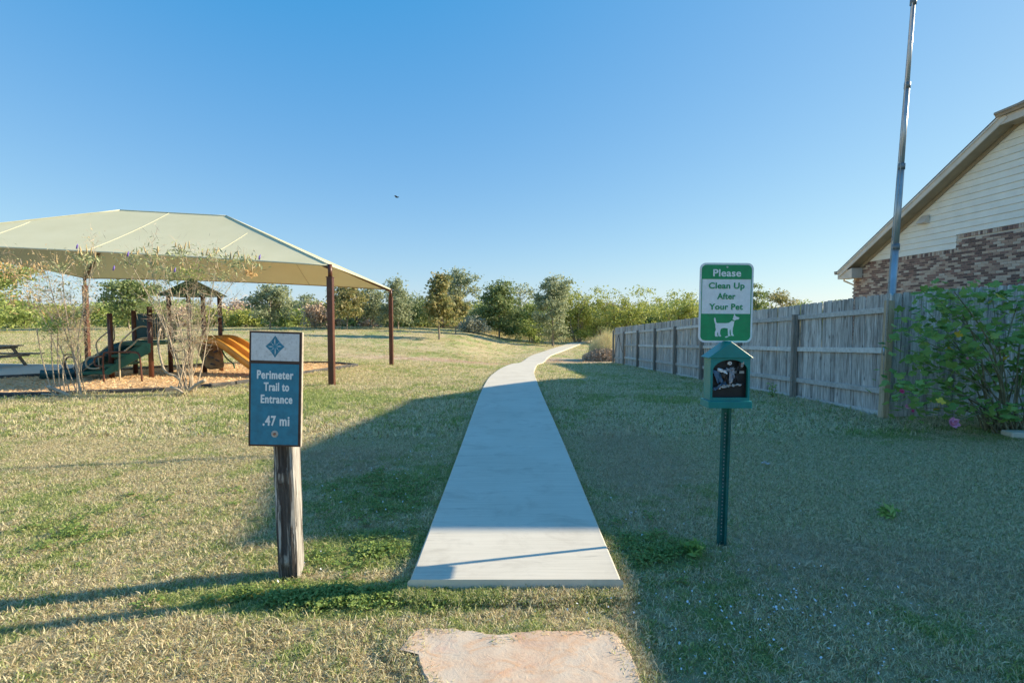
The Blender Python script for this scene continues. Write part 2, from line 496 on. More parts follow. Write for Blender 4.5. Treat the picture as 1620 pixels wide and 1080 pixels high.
M['l_lime'] = m_leaf('leaf_lime', [(.17, .21, .05), (.33, .37, .08), (.48, .51, .14), (.58, .59, .22)], .35)
M['l_yel'] = m_leaf('leaf_yellowing', [(.13, .16, .06), (.24, .26, .10), (.42, .37, .16), (.58, .48, .26)], .4)
M['l_mid'] = m_leaf('leaf_mid', [(0.141, 0.192, 0.051), (0.256, 0.333, 0.102), (0.397, 0.474, 0.154), (0.563, 0.602, 0.243)], .4)
M['l_brown'] = m_leaf('twiggy_brown', [(0.272, 0.187, 0.136), (0.442, 0.323, 0.238), (0.612, 0.476, 0.357), (0.714, 0.578, 0.442)], .1)
M['l_silver'] = m_leaf('leaf_silver', [(0.221, 0.238, 0.170), (0.374, 0.374, 0.272), (0.544, 0.544, 0.425), (0.714, 0.697, 0.578)], .15)
M['l_vitex'] = m_leaf('leaf_vitex', [(0.170, 0.221, 0.102), (0.289, 0.340, 0.170), (0.459, 0.510, 0.289), (0.646, 0.578, 0.340)], .3, nscale=3)
M['l_peach'] = m_leaf('leaf_peach', [(0.510, 0.340, 0.170), (0.800, 0.510, 0.238), (0.800, 0.714, 0.408)], .3, nscale=3)
M['seed'] = m_leaf('seed_spike', [(.36, .26, .13), (.52, .40, .22), (.58, .48, .30)], .1, nscale=3)
M['purple'] = simple('purple_flower', (.20, .14, .52), .7, .2, 20, 0)
M['l_mallow'] = m_leaf('leaf_mallow', [(.10, .20, .05), (.18, .32, .08), (.30, .47, .13), (.46, .60, .20)], .4, nscale=2.5)
M['l_autumn'] = m_leaf('leaf_autumn', [(0.578, 0.408, 0.051), (0.800, 0.612, 0.085), (0.714, 0.425, 0.068)], .35, nscale=4)
M['pink'] = simple('pink_petal', (.80, .36, .55), .6, .25, 30, .1)
M['pinkd'] = simple('deep_pink_petal', (.70, .10, .28), .6, .2, 30, .1)
M['straw'] = m_leaf('tall_straw', [(0.510, 0.374, 0.204), (0.748, 0.595, 0.323), (0.800, 0.748, 0.459), (0.510, 0.544, 0.204)], .25, nscale=2)
M['daisy'] = simple('tiny_white_flower', (.72, .74, .80), .7, .1, 30, 0)
M['clover'] = m_leaf('clover_leaf', [(.09, .15, .03), (.18, .27, .06), (.30, .40, .11), (.48, .53, .20)], .35, nscale=6)
M['tabwood'] = m_wood('table_wood', (.14, .11, .085), (.24, .20, .16), (.32, .28, .23), along=(3, 3, 3), knots=False)

# ------------------------------------------------------------------ ground sheet
def axis(lo, hi, fine_lo, fine_hi, step, grow=1.35):
    a = list(np.arange(fine_lo, fine_hi + 1e-6, step))
    s = step; v = fine_hi
    while v < hi: s *= grow; v += s; a.append(v)
    s = step; v = fine_lo
    while v > lo: s *= grow; v -= s; a.insert(0, v)
    return a
gx = axis(-2500, 2500, -20, 16, .4)
gy = axis(-300, 4000, -1, 60, .4)
def bumpz(x, y):
    if y > 60 or abs(x) > 25: return 0
    return .02 * pnoise(Vector((x * .9, y * .9, 0))) + .008 * pnoise(Vector((x * 3, y * 3, 5)))
gv = [(x, y, tz(x, y) + bumpz(x, y)) for y in gy for x in gx]
nx = len(gx)
gf = [(j*nx+i, j*nx+i+1, (j+1)*nx+i+1, (j+1)*nx+i) for j in range(len(gy)-1) for i in range(nx-1)]
me = bpy.data.meshes.new('ground'); me.from_pydata(gv, [], gf); me.materials.append(M['ground'])
me.polygons.foreach_set('use_smooth', [True] * len(gf))
tag(obj('ground', me), kind='structure')

# ------------------------------------------------------------------ path
def crpts(pts, n):
    out = []
    for i in range(len(pts) - 1):
        p0 = Vector(pts[max(i-1, 0)]); p1 = Vector(pts[i]); p2 = Vector(pts[i+1]); p3 = Vector(pts[min(i+2, len(pts)-1)])
        for k in range(n):
            t = k / n
            out.append(.5 * ((2*p1) + (p2-p0)*t + (2*p0-5*p1+4*p2-p3)*t*t + (3*p1-p0-3*p2+p3)*t**3))
    out.append(Vector(pts[-1]))
    return out
cl = crpts(CL, 8)
PATHPTS = [(p.x, p.y) for p in cl]
mb = MB()
hw = .605; r = .012
prof = [(-hw, -.25), (-hw, -r), (-hw + r*.35, -r*.35), (-hw + r, 0), (hw - r, 0), (hw - r*.35, -r*.35), (hw, -r), (hw, -.25)]
vs = []
for i, p in enumerate(cl):
    d = (cl[min(i+1, len(cl)-1)] - cl[max(i-1, 0)]).normalized()
    n = Vector((d.y, -d.x))
    for (a, h) in prof:
        q = p + n * a
        z = max(path_z(p.y), tz(q.x, q.y) + .045 if p.y > 12 else -9)
        vs.append((q.x, q.y, path_z(p.y) + h))
k = len(prof)
# front lip: rolled edge then face
fs = []
for i in range(len(cl) - 1):
    for j in range(k - 1):
        fs.append((i*k+j, i*k+j+1, (i+1)*k+j+1, (i+1)*k+j))
fs.append(tuple(range(k)))
mb.add(vs, fs)
path = part('path', mb, M['concrete'], None); tag(path, kind='structure')
bevel(path, .012, 3)
def on_path(x, y, m=0.0):
    if y < 2.78 - m: return False
    if y < 30: return abs(x - path_c(y)) < hw + m
    best = min((x-a)**2 + (y-b)**2 for a, b in PATHPTS[::2])
    return best < (hw + m + .3)**2

# far gravel/soil tracks are handled by the ground colour

# ------------------------------------------------------------------ flagstone in the foreground
stone = []
for (px, py) in ((628, 1024), (642, 1003), (660, 990), (690, 989), (715, 990), (745, 992), (768, 996), (785, 1000), (800, 997), (830, 994), (870, 992), (905, 993), (935, 991), (958, 990), (975, 996),
                 (986, 1010), (997, 1026), (1006, 1042), (1013, 1060), (1020, 1085)):
    p_ = P(px, py, 2.0); k_ = (EYE + .035) / (EYE - p_.z); stone.append((p_.x * k_, p_.y * k_))
stone += [(.62, 1.85), (.50, 1.6), (.1, 1.5), (-.25, 1.55), (-.34, 1.8), (-.34, 2.02), (-.40, 2.14), (-.44, 2.26), (-.50, 2.36)]
bm = bmesh.new()
def inpoly(x, y, poly):
    c = False; j = len(poly) - 1
    for i in range(len(poly)):
        xi, yi = poly[i][0], poly[i][1]; xj, yj = poly[j][0], poly[j][1]
        if (yi > y) != (yj > y) and x < (xj - xi) * (y - yi) / (yj - yi) + xi: c = not c
        j = i
    return c
sp = []
for i_ in range(len(stone)):
    a_, b_ = Vector(stone[i_]), Vector(stone[(i_ + 1) % len(stone)])
    m_ = max(1, int((b_ - a_).length / .022))
    sp += [a_.lerp(b_, q_ / m_) for q_ in range(m_)]
sp = [Vector((p.x + .012 * pnoise(Vector((p.x * 18, p.y * 18, 0))), p.y + .014 * pnoise(Vector((p.x * 18, p.y * 18, 3))))) for p in sp]
cc = Vector((0, 2.1))
rings = []
for q in (1.0, .992, .975, .945, .9, .82, .72, .62, .52, .42, .32, .22, .12):
    row = []
    for p in sp:
        w = cc + (p - cc) * q
        h = -.042 + (0 if q > .99 else .008 if q > .98 else .010)
        if q < .97:
            a = pnoise(Vector((w.x * 3.2 + w.y * 2, w.y * 5.2 - w.x * 1.5, 1)))
            h += .005 * a + .003 * pnoise(Vector((w.x * 9, w.y * 12, 2)))
        row.append(bm.verts.new((w.x, w.y, h - .012)))
    rings.append(row)
low = [bm.verts.new((p.x, p.y, -.12)) for p in sp]
N = len(sp)
allr = [low] + rings
for a, b in zip(allr[:-1], allr[1:]):
    for i in range(N): bm.faces.new((a[i], a[(i+1) % N], b[(i+1) % N], b[i]))
bm.faces.new(rings[-1])
bmesh.ops.recalc_face_normals(bm, faces=bm.faces[:])
me = bpy.data.meshes.new('flagstone'); bm.to_mesh(me); bm.free(); me.materials.append(M['flag'])
tag(obj('flagstone', me), 'large flat pinkish cream flagstone with rusty patches set in the grass before the path', 'stepping stone')

# ------------------------------------------------------------------ playground surface
MUL = [(-19, 8.2), (-15.5, 8.9), (-11.3, 9.65), (-9.1, 10.1), (-7.4, 10.7), (-6.6, 12.0), (-6.0, 14.6), (-5.35, 17.4),
       (-6.6, 18.3), (-9.2, 18.0), (-11.2, 16.2), (-12.3, 13.9), (-13.6, 12.6), (-16.5, 11.9), (-19, 11.6)]
mb = MB(); st = .16
xs = np.arange(-19.2, -5.2, st); ys = np.arange(8, 18.6, st)
idx = {}
for i, x in enumerate(xs):
    for j, y in enumerate(ys):
        if inpoly(x + st/2, y + st/2, MUL):
            q = []
            for a, b in ((0, 0), (1, 0), (1, 1), (0, 1)):
                key = (i + a, j + b)
                if key not in idx:
                    X, Y = xs[0] + key[0]*st, ys[0] + key[1]*st
                    idx[key] = len(mb.v); mb.v.append((X, Y, tz(X, Y) + .035 + .02 * pnoise(Vector((X*2, Y*2, 0)))))
                q.append(idx[key])
            mb.f.append(tuple(q)); mb.m.append(0); mb.sm.append(True)
tag(part('mulch_bed', mb, M['mulch'], None), kind='structure')
# loose chips
rng = np.random.default_rng(3)
def quads(name, cen, ax, ay, mats, parent=None, mi=None, kind=None, tri=False, org=(0, 0, 0)):
    """vectorised leaf quads: centres + half axes"""
    n = len(cen)
    cen = cen - np.array(org)
    if tri:
        v = np.stack([cen - ax*.8, cen + ay, cen + ax], 1).reshape(-1, 3)
        k = 3
    else:
        v = np.stack([cen - ax, cen - ay, cen + ax, cen + ay], 1).reshape(-1, 3)
        k = 4
    me = bpy.data.meshes.new(name)
    me.vertices.add(n * k); me.vertices.foreach_set('co', v.ravel().astype(np.float32))
    me.loops.add(n * k); me.loops.foreach_set('vertex_index', np.arange(n * k, dtype=np.int32))
    me.polygons.add(n)
    me.polygons.foreach_set('loop_start', np.arange(0, n * k, k, dtype=np.int32))
    me.polygons.foreach_set('loop_total', np.full(n, k, dtype=np.int32))
    if not isinstance(mats, (list, tuple)): mats = [mats]
    for m in mats: me.materials.append(m)
    if mi is not None: me.polygons.foreach_set('material_index', mi.astype(np.int32))
    me.update(calc_edges=True); me.validate()
    o = obj(name, me, parent)
    if kind: o['kind'] = kind
    return o
def rdir(n, rng):
    v = rng.normal(size=(n, 3)); return v / np.linalg.norm(v, axis=1)[:, None]
pts = []
while len(pts) < 26000:
    x = rng.uniform(-19, -5.2); y = 8.2 + 10.2 * rng.uniform() ** 1.2
    if inpoly(x, y, MUL): pts.append((x, y, tz(x, y) + .05 + .02 * pnoise(Vector((x*2, y*2, 0))) + rng.uniform(0, .02)))
pts = np.array(pts); n = len(pts)
a = rng.uniform(0, 6.28, n); L = rng.uniform(.012, .045, n); Wd = rng.uniform(.005, .014, n)
ax = np.stack([np.cos(a)*L, np.sin(a)*L, rng.normal(0, .25, n)*L], 1); ay = np.stack([-np.sin(a)*Wd, np.cos(a)*Wd, rng.normal(0, .5, n)*Wd], 1)
tag(quads('wood_chips', pts, ax, ay, M['chip']), 'orange wood chip mulch loose over the playground bed', 'mulch', kind='stuff')

# border timbers
root = empty('playground_border', (-9.1, 10.1, tz(-9.1, 10.1)), 'low black timber edging enclosing the wood chip playground bed', 'edging')
for i in range(len(MUL)):
    a, b = Vector(MUL[i]), Vector(MUL[(i + 1) % len(MUL)])
    if a.x < -18.5 and b.x < -18.5: continue
    n = max(1, round((b - a).length / 1.25))
    for k in range(n):
        p, q = a.lerp(b, k / n), a.lerp(b, (k + .985) / n)
        d = (q - p).normalized(); nn = Vector((-d.y, d.x)) * .045
        mb = MB(); vs = []
        for w in (p, q):
            z = tz(w.x, w.y) + random.uniform(-.006, .006)
            for sgn, h in ((1, -.1), (1, .085), (.7, .105), (-.7, .105), (-1, .085), (-1, -.1)):
                vs.append((w.x + nn.x*sgn, w.y + nn.y*sgn, z + h))
        mb.add(vs, [tuple(range(6)), tuple(range(11, 5, -1))] + [(j, j+6, (j+1) % 6 + 6, (j+1) % 6) for j in range(6)])
        part('border_timber', mb, M['border'], root)
# concrete pad under the picnic table
mb = MB()
pad = [(-21, 12.4), (-16.5, 12.45), (-13.9, 13.2), (-12.8, 14.6), (-12.7, 15.9), (-14.5, 16.9), (-21, 16.9)]
mb.add([(x, y, tz(x, y) + .05) for x, y in pad] + [(x, y, tz(x, y) - .2) for x, y in pad],
       [tuple(range(7))] + [(i, (i+1) % 7, (i+1) % 7 + 7, i + 7) for i in range(7)])
tag(part('concrete_pad', mb, M['concrete'], None), kind='structure')

# ------------------------------------------------------------------ lawn: blades instanced on points
proto = bpy.data.collections.new('grass_prototypes')
def tuft(name, nb, rad, lmin, lmax, w, lean, mat, seed, broad=False):
    rg = random.Random(seed); mb = MB()
    for i in range(nb):
        a = rg.uniform(0, 6.283); rr = rad * math.sqrt(rg.random())
        x, y = rr * math.cos(a), rr * math.sin(a)
        if broad:
            h = rg.uniform(.008, .032); s = rg.uniform(.004, .010); b = rg.uniform(0, 6.28)
            for kk in range(3):
                c2 = b + kk * 2.09
                cx, cy = x + math.cos(c2)*s*.8, y + math.sin(c2)*s*.8
                t = rg.uniform(-.005, .005)
                u = Vector((math.cos(c2)*s, math.sin(c2)*s, t)); v = Vector((-math.sin(c2)*s*.75, math.cos(c2)*s*.75, rg.uniform(-.004, .004)))
                c0 = Vector((cx, cy, h))
                mb.add([c0 - u, c0 - v, c0 + u, c0 + v], [(0, 1, 2, 3)])
            continue
        L = rg.uniform(lmin, lmax); b = rg.uniform(0, 6.283); ln = rg.uniform(*lean)
        d = Vector((math.cos(b), math.sin(b), 0)); sd = Vector((-d.y, d.x, 0)) * w * rg.uniform(.6, 1.2) / 2
        sd.z = rg.uniform(-.5, .5) * w
        p0 = Vector((x, y, rg.uniform(-.012, .006)))
        p1 = p0 + (d * math.sin(ln*.7) + Vector((0, 0, math.cos(ln*.7)))) * L * .5
        p2 = p1 + (d * math.sin(ln*1.25) + Vector((0, 0, math.cos(ln*1.25)))) * L * .5
        mb.add([p0 - sd, p0 + sd, p1 + sd*.85, p1 - sd*.85, p2], [(0, 1, 2, 3), (3, 2, 4)])
    me = mb.mesh(name, mat)
    o = bpy.data.objects.new(name, me); 
    return o
def scatter(name, P3, scale, protos, label, seed=1):
    """points mesh with per-point scale; geometry nodes put a random prototype on each"""
    col = bpy.data.collections.new(name + '_set')
    for o in protos: col.objects.link(o)
    me = bpy.data.meshes.new(name)
    me.vertices.add(len(P3)); me.vertices.foreach_set('co', np.asarray(P3, dtype=np.float32).ravel())
    at = me.attributes.new('sc', 'FLOAT', 'POINT'); at.data.foreach_set('value', np.asarray(scale, dtype=np.float32))
    o = obj(name, me)
    g = bpy.data.node_groups.new(name + '_nodes', 'GeometryNodeTree')
    g.interface.new_socket('Geometry', in_out='INPUT', socket_type='NodeSocketGeometry')
    g.interface.new_socket('Geometry', in_out='OUTPUT', socket_type='NodeSocketGeometry')
    gi = g.nodes.new('NodeGroupInput'); go = g.nodes.new('NodeGroupOutput')
    ip = g.nodes.new('GeometryNodeInstanceOnPoints')
    ci = g.nodes.new('GeometryNodeCollectionInfo'); ci.inputs['Collection'].default_value = col
    ci.inputs['Separate Children'].default_value = True; ci.inputs['Reset Children'].default_value = True
    g.links.new(gi.outputs[0], ip.inputs['Points']); g.links.new(ci.outputs[0], ip.inputs['Instance'])
    ip.inputs['Pick Instance'].default_value = True
    rv = g.nodes.new('FunctionNodeRandomValue'); rv.data_type = 'FLOAT_VECTOR'
    rv.inputs[0].default_value = (-.12, -.12, 0); rv.inputs[1].default_value = (.12, .12, 6.283)
    g.links.new(rv.outputs[0], ip.inputs['Rotation'])
    na = g.nodes.new('GeometryNodeInputNamedAttribute'); na.data_type = 'FLOAT'; na.inputs['Name'].default_value = 'sc'
    g.links.new(na.outputs[0], ip.inputs['Scale'])
    g.links.new(ip.outputs[0], go.inputs[0])
    md = o.modifiers.new('scatter', 'NODES'); md.node_group = g
    me.materials.append(protos[0].data.materials[0])
    return tag(o, label, 'grass', kind='stuff')
def lawn_points(y0, y1, dens, seed, spread=2.35, xoff=.3, test=None):
    rg = np.random.default_rng(seed); out = []
    area = spread * (y1*y1 - y0*y0) / 2 + 2*xoff*(y1 - y0)
    n = int(area * dens)
    u = rg.uniform(size=n); y = np.sqrt(y0*y0 + u * (y1*y1 - y0*y0))
    x = rg.uniform(-.5, .5, n) * (spread * y + 2*xoff)
    for X, Y in zip(x, y):
        if on_path(X, Y, -.01 if Y > 3.2 else .0): continue
        if inpoly(X, Y, MUL) or (X < -12 and inpoly(X, Y, pad)): continue
        if Y < 2.7 and inpoly(X, Y, [(p.x, p.y) for p in sp]): continue
        if X > 12.3 and Y < 19: continue
        if (-9.5 < X < 2.3 and 22 < Y < 27.2) or (.2 < X < 6.5 and 27 < Y < 32):
            if rg.random() < .75: continue
        out.append((X, Y, tz(X, Y) + bumpz(X, Y)))
    return np.array(out)
T1 = [tuft('grass_tuft', 60, .065, .010, .032, .0032, (.5, 1.6), M['blade'], s) for s in range(5)]
T2 = [tuft('grass_clump', 32, .09, .02, .058, .0068, (.4, 1.55), M['blade'], 20 + s) for s in range(4)]
T3 = [tuft('clover_patch', 26, .06, 0, 0, 0, None, M['clover'], 40 + s, True) for s in range(3)]
p1 = lawn_points(1.7, 6.5, 620, 1)
scatter('near_lawn', p1, np.random.default_rng(2).uniform(.45, 1.6, len(p1)), T1, 'short dry bermuda lawn of straw and green blades around the signs')
rg = np.random.default_rng(12); ep = []
for (yy_a, yy_b, n_) in ((2.75, 6.5, 900), (6.5, 16, 700)):
    for _ in range(n_):
        yy_ = rg.uniform(yy_a, yy_b); sd_ = rg.choice((-1, 1)); xx_ = path_c(yy_) + sd_ * (hw + rg.uniform(.002, .06))
        ep.append((xx_, yy_, tz(xx_, yy_) + bumpz(xx_, yy_) + rg.uniform(0, .03)))
for _ in range(420):
    xx_ = rg.uniform(-.62, .66); ep.append((xx_, rg.uniform(2.71, 2.79), -.08 + rg.uniform(0, .045)))
for p_ in sp:
    for _ in range(4):
        if rg.uniform() < .6:
            q_ = p_ + (p_ - Vector((0, 2.1))).normalized() * rg.uniform(-.012, .03); ep.append((q_.x, q_.y, -.07 + rg.uniform(0, .02)))
scatter('edge_turf', np.array(ep), rg.uniform(.7, 1.3, len(ep)), T1, 'turf creeping over the edges of the concrete path and the flagstone')
p2 = lawn_points(6.5, 15, 190, 3)
scatter('middle_lawn', p2, np.random.default_rng(4).uniform(.6, 1.8, len(p2)), T2, 'patchy straw and green lawn between the playground and the fence')
p3 = lawn_points(15, 30, 38, 5, 2.3)
p4 = lawn_points(30, 60, 5.5, 7, 2.2)
p34 = np.concatenate([p3, p4])
sc34 = np.concatenate([np.random.default_rng(6).uniform(1.0, 2.0, len(p3)), np.random.default_rng(6).uniform(1.2, 2.6, len(p4))])
scatter('far_lawn', p34, sc34, T2, 'dry mown grass over the dip and low rise beyond the playground')
# clover patches
cp = []
rg = np.random.default_rng(11)
for (cx, cy, rx, ry, n) in ((-1.0, 2.74, .50, .07, 200), (-.92, 3.3, .42, .3, 60), (-1.0, 4.4, .75, .6, 110), (1.0, 3.25, .3, .3, 50), (-3.2, 3.6, 1.3, .8, 60)):
    for _ in range(n):
        a = rg.uniform(0, 6.28); rr = abs(rg.normal(0, .8))
        x, y = cx + rx * rr * math.cos(a), cy + ry * rr * math.sin(a)
        if on_path(x, y, .02) or inpoly(x, y, [(p.x, p.y) for p in sp]): continue
        cp.append((x, y, tz(x, y) + bumpz(x, y) + .008))
scatter('clover_patches', np.array(cp), rg.uniform(.7, 1.3, len(cp)), T3, 'dark green clover and weeds growing in patches near the path').__setitem__('category', 'clover')
# tiny white flowers
fc = []
for (px, py, sx, sy, n) in ((610, 740, 55, 40, 130), (585, 790, 45, 22, 60), (1270, 960, 70, 35, 120), (1180, 1000, 60, 50, 60), (1000, 820, 60, 14, 35), (930, 610, 50, 20, 8), (1080, 960, 60, 60, 25),
                            (1400, 990, 90, 60, 30), (940, 970, 60, 12, 18), (480, 880, 30, 20, 8), (1250, 760, 90, 50, 16), (650, 660, 60, 20, 20)):
    for _ in range(n):
        g = G(px + rg.normal(0, sx), py + rg.normal(0, sy))
        if g.y < 1.6 or on_path(g.x, g.y, .05): continue
        fc.append((g.x, g.y, g.z + rg.uniform(.02, .045)))
fc = np.array(fc); n = len(fc); a = rg.uniform(0, 6.28, n); s = rg.uniform(.003, .0075, n)
o = quads('tiny_flowers', fc, np.stack([np.cos(a)*s, np.sin(a)*s, rg.normal(0, .5, n)*s], 1), np.stack([-np.sin(a)*s, np.cos(a)*s, rg.normal(0, .5, n)*s], 1), M['daisy'])
tag(o, 'tiny white wildflowers sprinkled through the lawn', 'wildflowers', kind='stuff')

# ------------------------------------------------------------------ long fence on the right
FX = 5.54
def f_top(y): return 1.84 - (y - 7.47) * (1.84 - .86) / 20.2
def f_bot(y): return .0 - (y - 7.47) * 1.06 / 20.2
def picket_mesh(i, h):
    rg = random.Random(i); mb = MB()
    w, t, e = .0685, .008, .026
    bow = rg.uniform(-.006, .006)
    poly = [(-w, 0), (w, 0), (w, h - e*1.2), (w - e, h), (-w + e, h), (-w, h - e*1.2)]
    n = len(poly)
    f = lambda z: bow * math.sin(z / h * 3.1)
    rows = []
    # two stacked slabs so the board can bow
    pl1 = [(-w, 0), (w, 0), (w, h*.5), (-w, h*.5)]
    vs = []
    prof = [(0, w), (h*.5, w), (h - e*1.2, w), (h, w - e)]
    for z, ww in prof:
        vs += [(-ww, -t + f(z), z), (ww, -t + f(z), z), (ww, t + f(z), z), (-ww, t + f(z), z)]
    fs = [(0, 3, 2, 1)]
    for k in range(3):
        for j in range(4): fs.append((k*4+j, k*4+(j+1) % 4, k*4+4+(j+1) % 4, k*4+4+j))
    fs.append((12, 13, 14, 15))
    mb.add(vs, fs)
    return mb.mesh('picket', M['fence'])
PK = [picket_mesh(i, 1.85) for i in range(6)]
root = empty('wooden_fence', (FX, 7.47, 0), 'long weathered grey picket fence seen from its rail side running down from the corner post', 'fence')
GATE_Y0, GATE_Y1 = 25.15, 27.55
step = .1398
y = 7.55; k = 0
while y < 25.05:
    o = obj('picket', PK[k % 6], root)
    o.location = (FX + .075 - FX, y - 7.47, f_bot(y) + random.uniform(-.006, .006))
    o.scale = (1, 1, (f_top(y) - f_bot(y)) / 1.85 + random.uniform(-.002, .002))
    o.rotation_euler = (R(random.uniform(-.5, .5)), 0, R(90 + random.uniform(-1.5, 1.5)))
    y += step; k += 1
def rail(name, y0, y1, h, hh, th, xo, root, mat, jit=.01):
    mb = MB()
    z0, z1 = f_bot(y0) + h + random.uniform(-jit, jit), f_bot(y1) + h + random.uniform(-jit, jit)
    mb.add([(FX+xo-th/2, y0, z0-hh/2), (FX+xo+th/2, y0, z0-hh/2), (FX+xo+th/2, y0, z0+hh/2), (FX+xo-th/2, y0, z0+hh/2),
            (FX+xo-th/2, y1, z1-hh/2), (FX+xo+th/2, y1, z1-hh/2), (FX+xo+th/2, y1, z1+hh/2), (FX+xo-th/2, y1, z1+hh/2)],
           [(0, 1, 2, 3), (7, 6, 5, 4), (0, 4, 5, 1), (1, 5, 6, 2), (2, 6, 7, 3), (3, 7, 4, 0)])
    return bevel(part(name, mb, mat, root), .003, 1)
posts_y = [7.47 + 2.44 * i for i in range(8)]
posts_y = [7.47, 9.91, 12.35, 14.79, 17.2, 19.6, 22.3, 25.05]
for a, b in zip(posts_y[:-1], posts_y[1:]):
    rail('rail', a + .05, b - .05, 1.60, .085, .038, .045, root, M['rail'])
    rail('rail', a + .05, b - .05, .98, .085, .038, .045, root, M['rail'])
    rail('rail', a + .05, b - .05, .38, .085, .038, .045, root, M['rail'])
    rail('kickboard', a + .05, b - .05, .03, .09, .022, .05, root, M['rail'], .004)
for i, y in enumerate(posts_y[1:]):
    mb = MB(); h = 1.66
    mb.box((FX, y, f_bot(y) + h/2 - .1), (.092, .092, h + .2), Euler((0, 0, R(random.uniform(-3, 3)))), bev=.005)
    o = part('post', mb, M['fpost'], root)
# corner post (paler, two-tone) belongs to the fence
mb = MB(); mb.box((FX - .01, 7.45, .83), (.095, .095, 1.80), Euler((R(.3), R(1.0), R(4))), bev=.005)
part('corner_post', mb, M['cpost'], root, 'fresher brown corner post standing at the near end of the fence')

gate = empty('fence_gate', (FX, GATE_Y0, f_bot(GATE_Y0)), 'far end picket gate with a dark cable brace shaped like an upturned V', 'gate')
y = GATE_Y0 + .1
while y < GATE_Y1:
    o = obj('picket', PK[k % 6], gate)
    o.location = (.075, y - GATE_Y0, f_bot(y) - f_bot(GATE_Y0)); o.scale = (1, 1, (f_top(y) - f_bot(y)) / 1.85)
    o.rotation_euler = (0, 0, R(90)); y += step; k += 1
for h in (1.60, .30): rail('rail', GATE_Y0 + .06, GATE_Y1, h, .085, .038, .045, gate, M['rail'])
ym = (GATE_Y0 + GATE_Y1) / 2
for yy in (GATE_Y0 + .12, GATE_Y1 - .08):
    mb = MB(); mb.tube([(FX + .01, ym, f_bot(ym) + 1.50), (FX + .01, yy, f_bot(yy) + .55 if yy < ym else f_bot(yy) + .28)], .013, 6)
    part('brace_cable', mb, M['wire'], gate)
mb = MB(); mb.box((FX, GATE_Y1 + .06, f_bot(GATE_Y1) + .85), (.09, .09, 1.85), bev=.004)
part('end_post', mb, M['fpost'], gate)

# fence section turning right, smooth face to the camera
root = empty('side_fence', (5.64, 7.5, 0), 'blue grey board fence facing the viewer behind the flowering bush', 'fence')
x = 5.70; k = 0
while x < 12.0:
    yy = 7.50 - .02 * (x - 5.7)
    zt = 1.84 + .072 * (x - 5.64); zb = .005 + .02 * (x - 5.64)
    o = obj('picket', PK[(k * 5) % 6], root)
    o.location = (x - 5.64, yy - 7.5 + random.uniform(-.003, .003), zb)
    o.scale = (.985, 1, (zt - zb) / 1.85 + random.uniform(-.004, .004)); o.rotation_euler = (0, R(random.uniform(-.3, .3)), R(random.uniform(-1, 1)))
    x += .1385; k += 1
for h in (.3, .98, 1.6):
    mb = MB(); mb.box((8.9, 7.53, h + .12), (6.4, .038, .085)); part('rail', mb, M['rail'], root)

# ------------------------------------------------------------------ flagpole
b = P(1408, 640, 7.58); top = P(1444.5, 8, 7.62)
b.z = 0
ax_ = (top - P(1410, 485, 7.58)).normalized()
s0 = P(1410, 485, 7.58)
bot = s0 - ax_ * (s0.z / ax_.z)
root = empty('flagpole', bot, 'tall telescoping silver flagpole rising behind the corner fence post', 'flagpole')
Lp = (top - bot).length
cuts = [0, .42, .615, .81, 1.0]
for i, (a, c) in enumerate(zip(cuts[:-1], cuts[1:])):
    mb = MB(); rr = .045 - .006 * i
    mb.tube([bot + ax_ * Lp * a, bot + ax_ * Lp * c], rr, 20); part('pole_section', mb, M['steel'], root)
    if i < 3:
        mb = MB(); q = bot + ax_ * Lp * c
        mb.tube([q - ax_ * .05, q + ax_ * .035], rr + .008, 20); part('collar', mb, M['steeld'], root)
mb = MB(); q = bot + ax_ * Lp
mb.tube([q, q + ax_ * .09], .042, 16); part('cap', mb, M['steeld'], root)
bm = bmesh.new(); bmesh.ops.create_uvsphere(bm, u_segments=16, v_segments=10, radius=.045)
me = bpy.data.meshes.new('finial'); bm.to_mesh(me); bm.free(); me.materials.append(M['gold'])
for p_ in me.polygons: p_.use_smooth = True
obj('finial', me, root, q + ax_ * .145 - Vector(root.location))
rp = [q + Vector((-.05, -.03, 0))]
for (px, py) in ((1430, 150), (1419, 280), (1411, 380), (1404, 470), (1399, 555), (1397, 600)): rp.append(P(px, py, 7.40))
mb = MB(); mb.tube(rp, .006, 6); part('rope', mb, M['rope'], root)
rp2 = [q + Vector((-.05, -.05, 0)), P(1431, 150, 7.42), P(1423, 290, 7.42), P(1409, 420, 7.40), P(1402, 540, 7.38)]
mb = MB(); mb.tube(rp2, .005, 6); part('rope', mb, M['rope'], root)
mb = MB(); c = P(1398, 556, 7.36); mb.tube([c + Vector((0, 0, -.06)), c + Vector((0, 0, .06))], .012, 8); part('cleat', mb, M['steel'], root)

# ------------------------------------------------------------------ house
HX = 12.0; WX = 12.42
eaveY, eaveZ = 18.78, 3.15; gutY, gutZ = 12.62, 6.52; gutY2 = 6.66; rsl = (gutZ - eaveZ) / (eaveY - gutY)
ridY = (gutY + gutY2) / 2; ridZ = gutZ + rsl * (gutY - ridY) ; ridX = HX + 2.7
house = empty('house', (WX, 12, -.2), 'cream sided house with a mottled brick lower wall and tan eaves above the fence', 'house')
def slab(mb, pts, th=.10):
    pts = [Vector(p) for p in pts]
    n = (pts[1] - pts[0]).cross(pts[2] - pts[0]).normalized()
    if n.z < 0: n = -n
    mb.prism(pts, (0, 0, 0), -n * th)
XE = 27.0
mb = MB()
slab(mb, [(HX, eaveY, eaveZ), (HX, gutY, gutZ), (ridX, ridY, ridZ), (XE, ridY, ridZ), (XE, eaveY, eaveZ)], .06)
slab(mb, [(HX, gutY, gutZ), (HX, gutY2, gutZ), (ridX, ridY, ridZ)], .06)
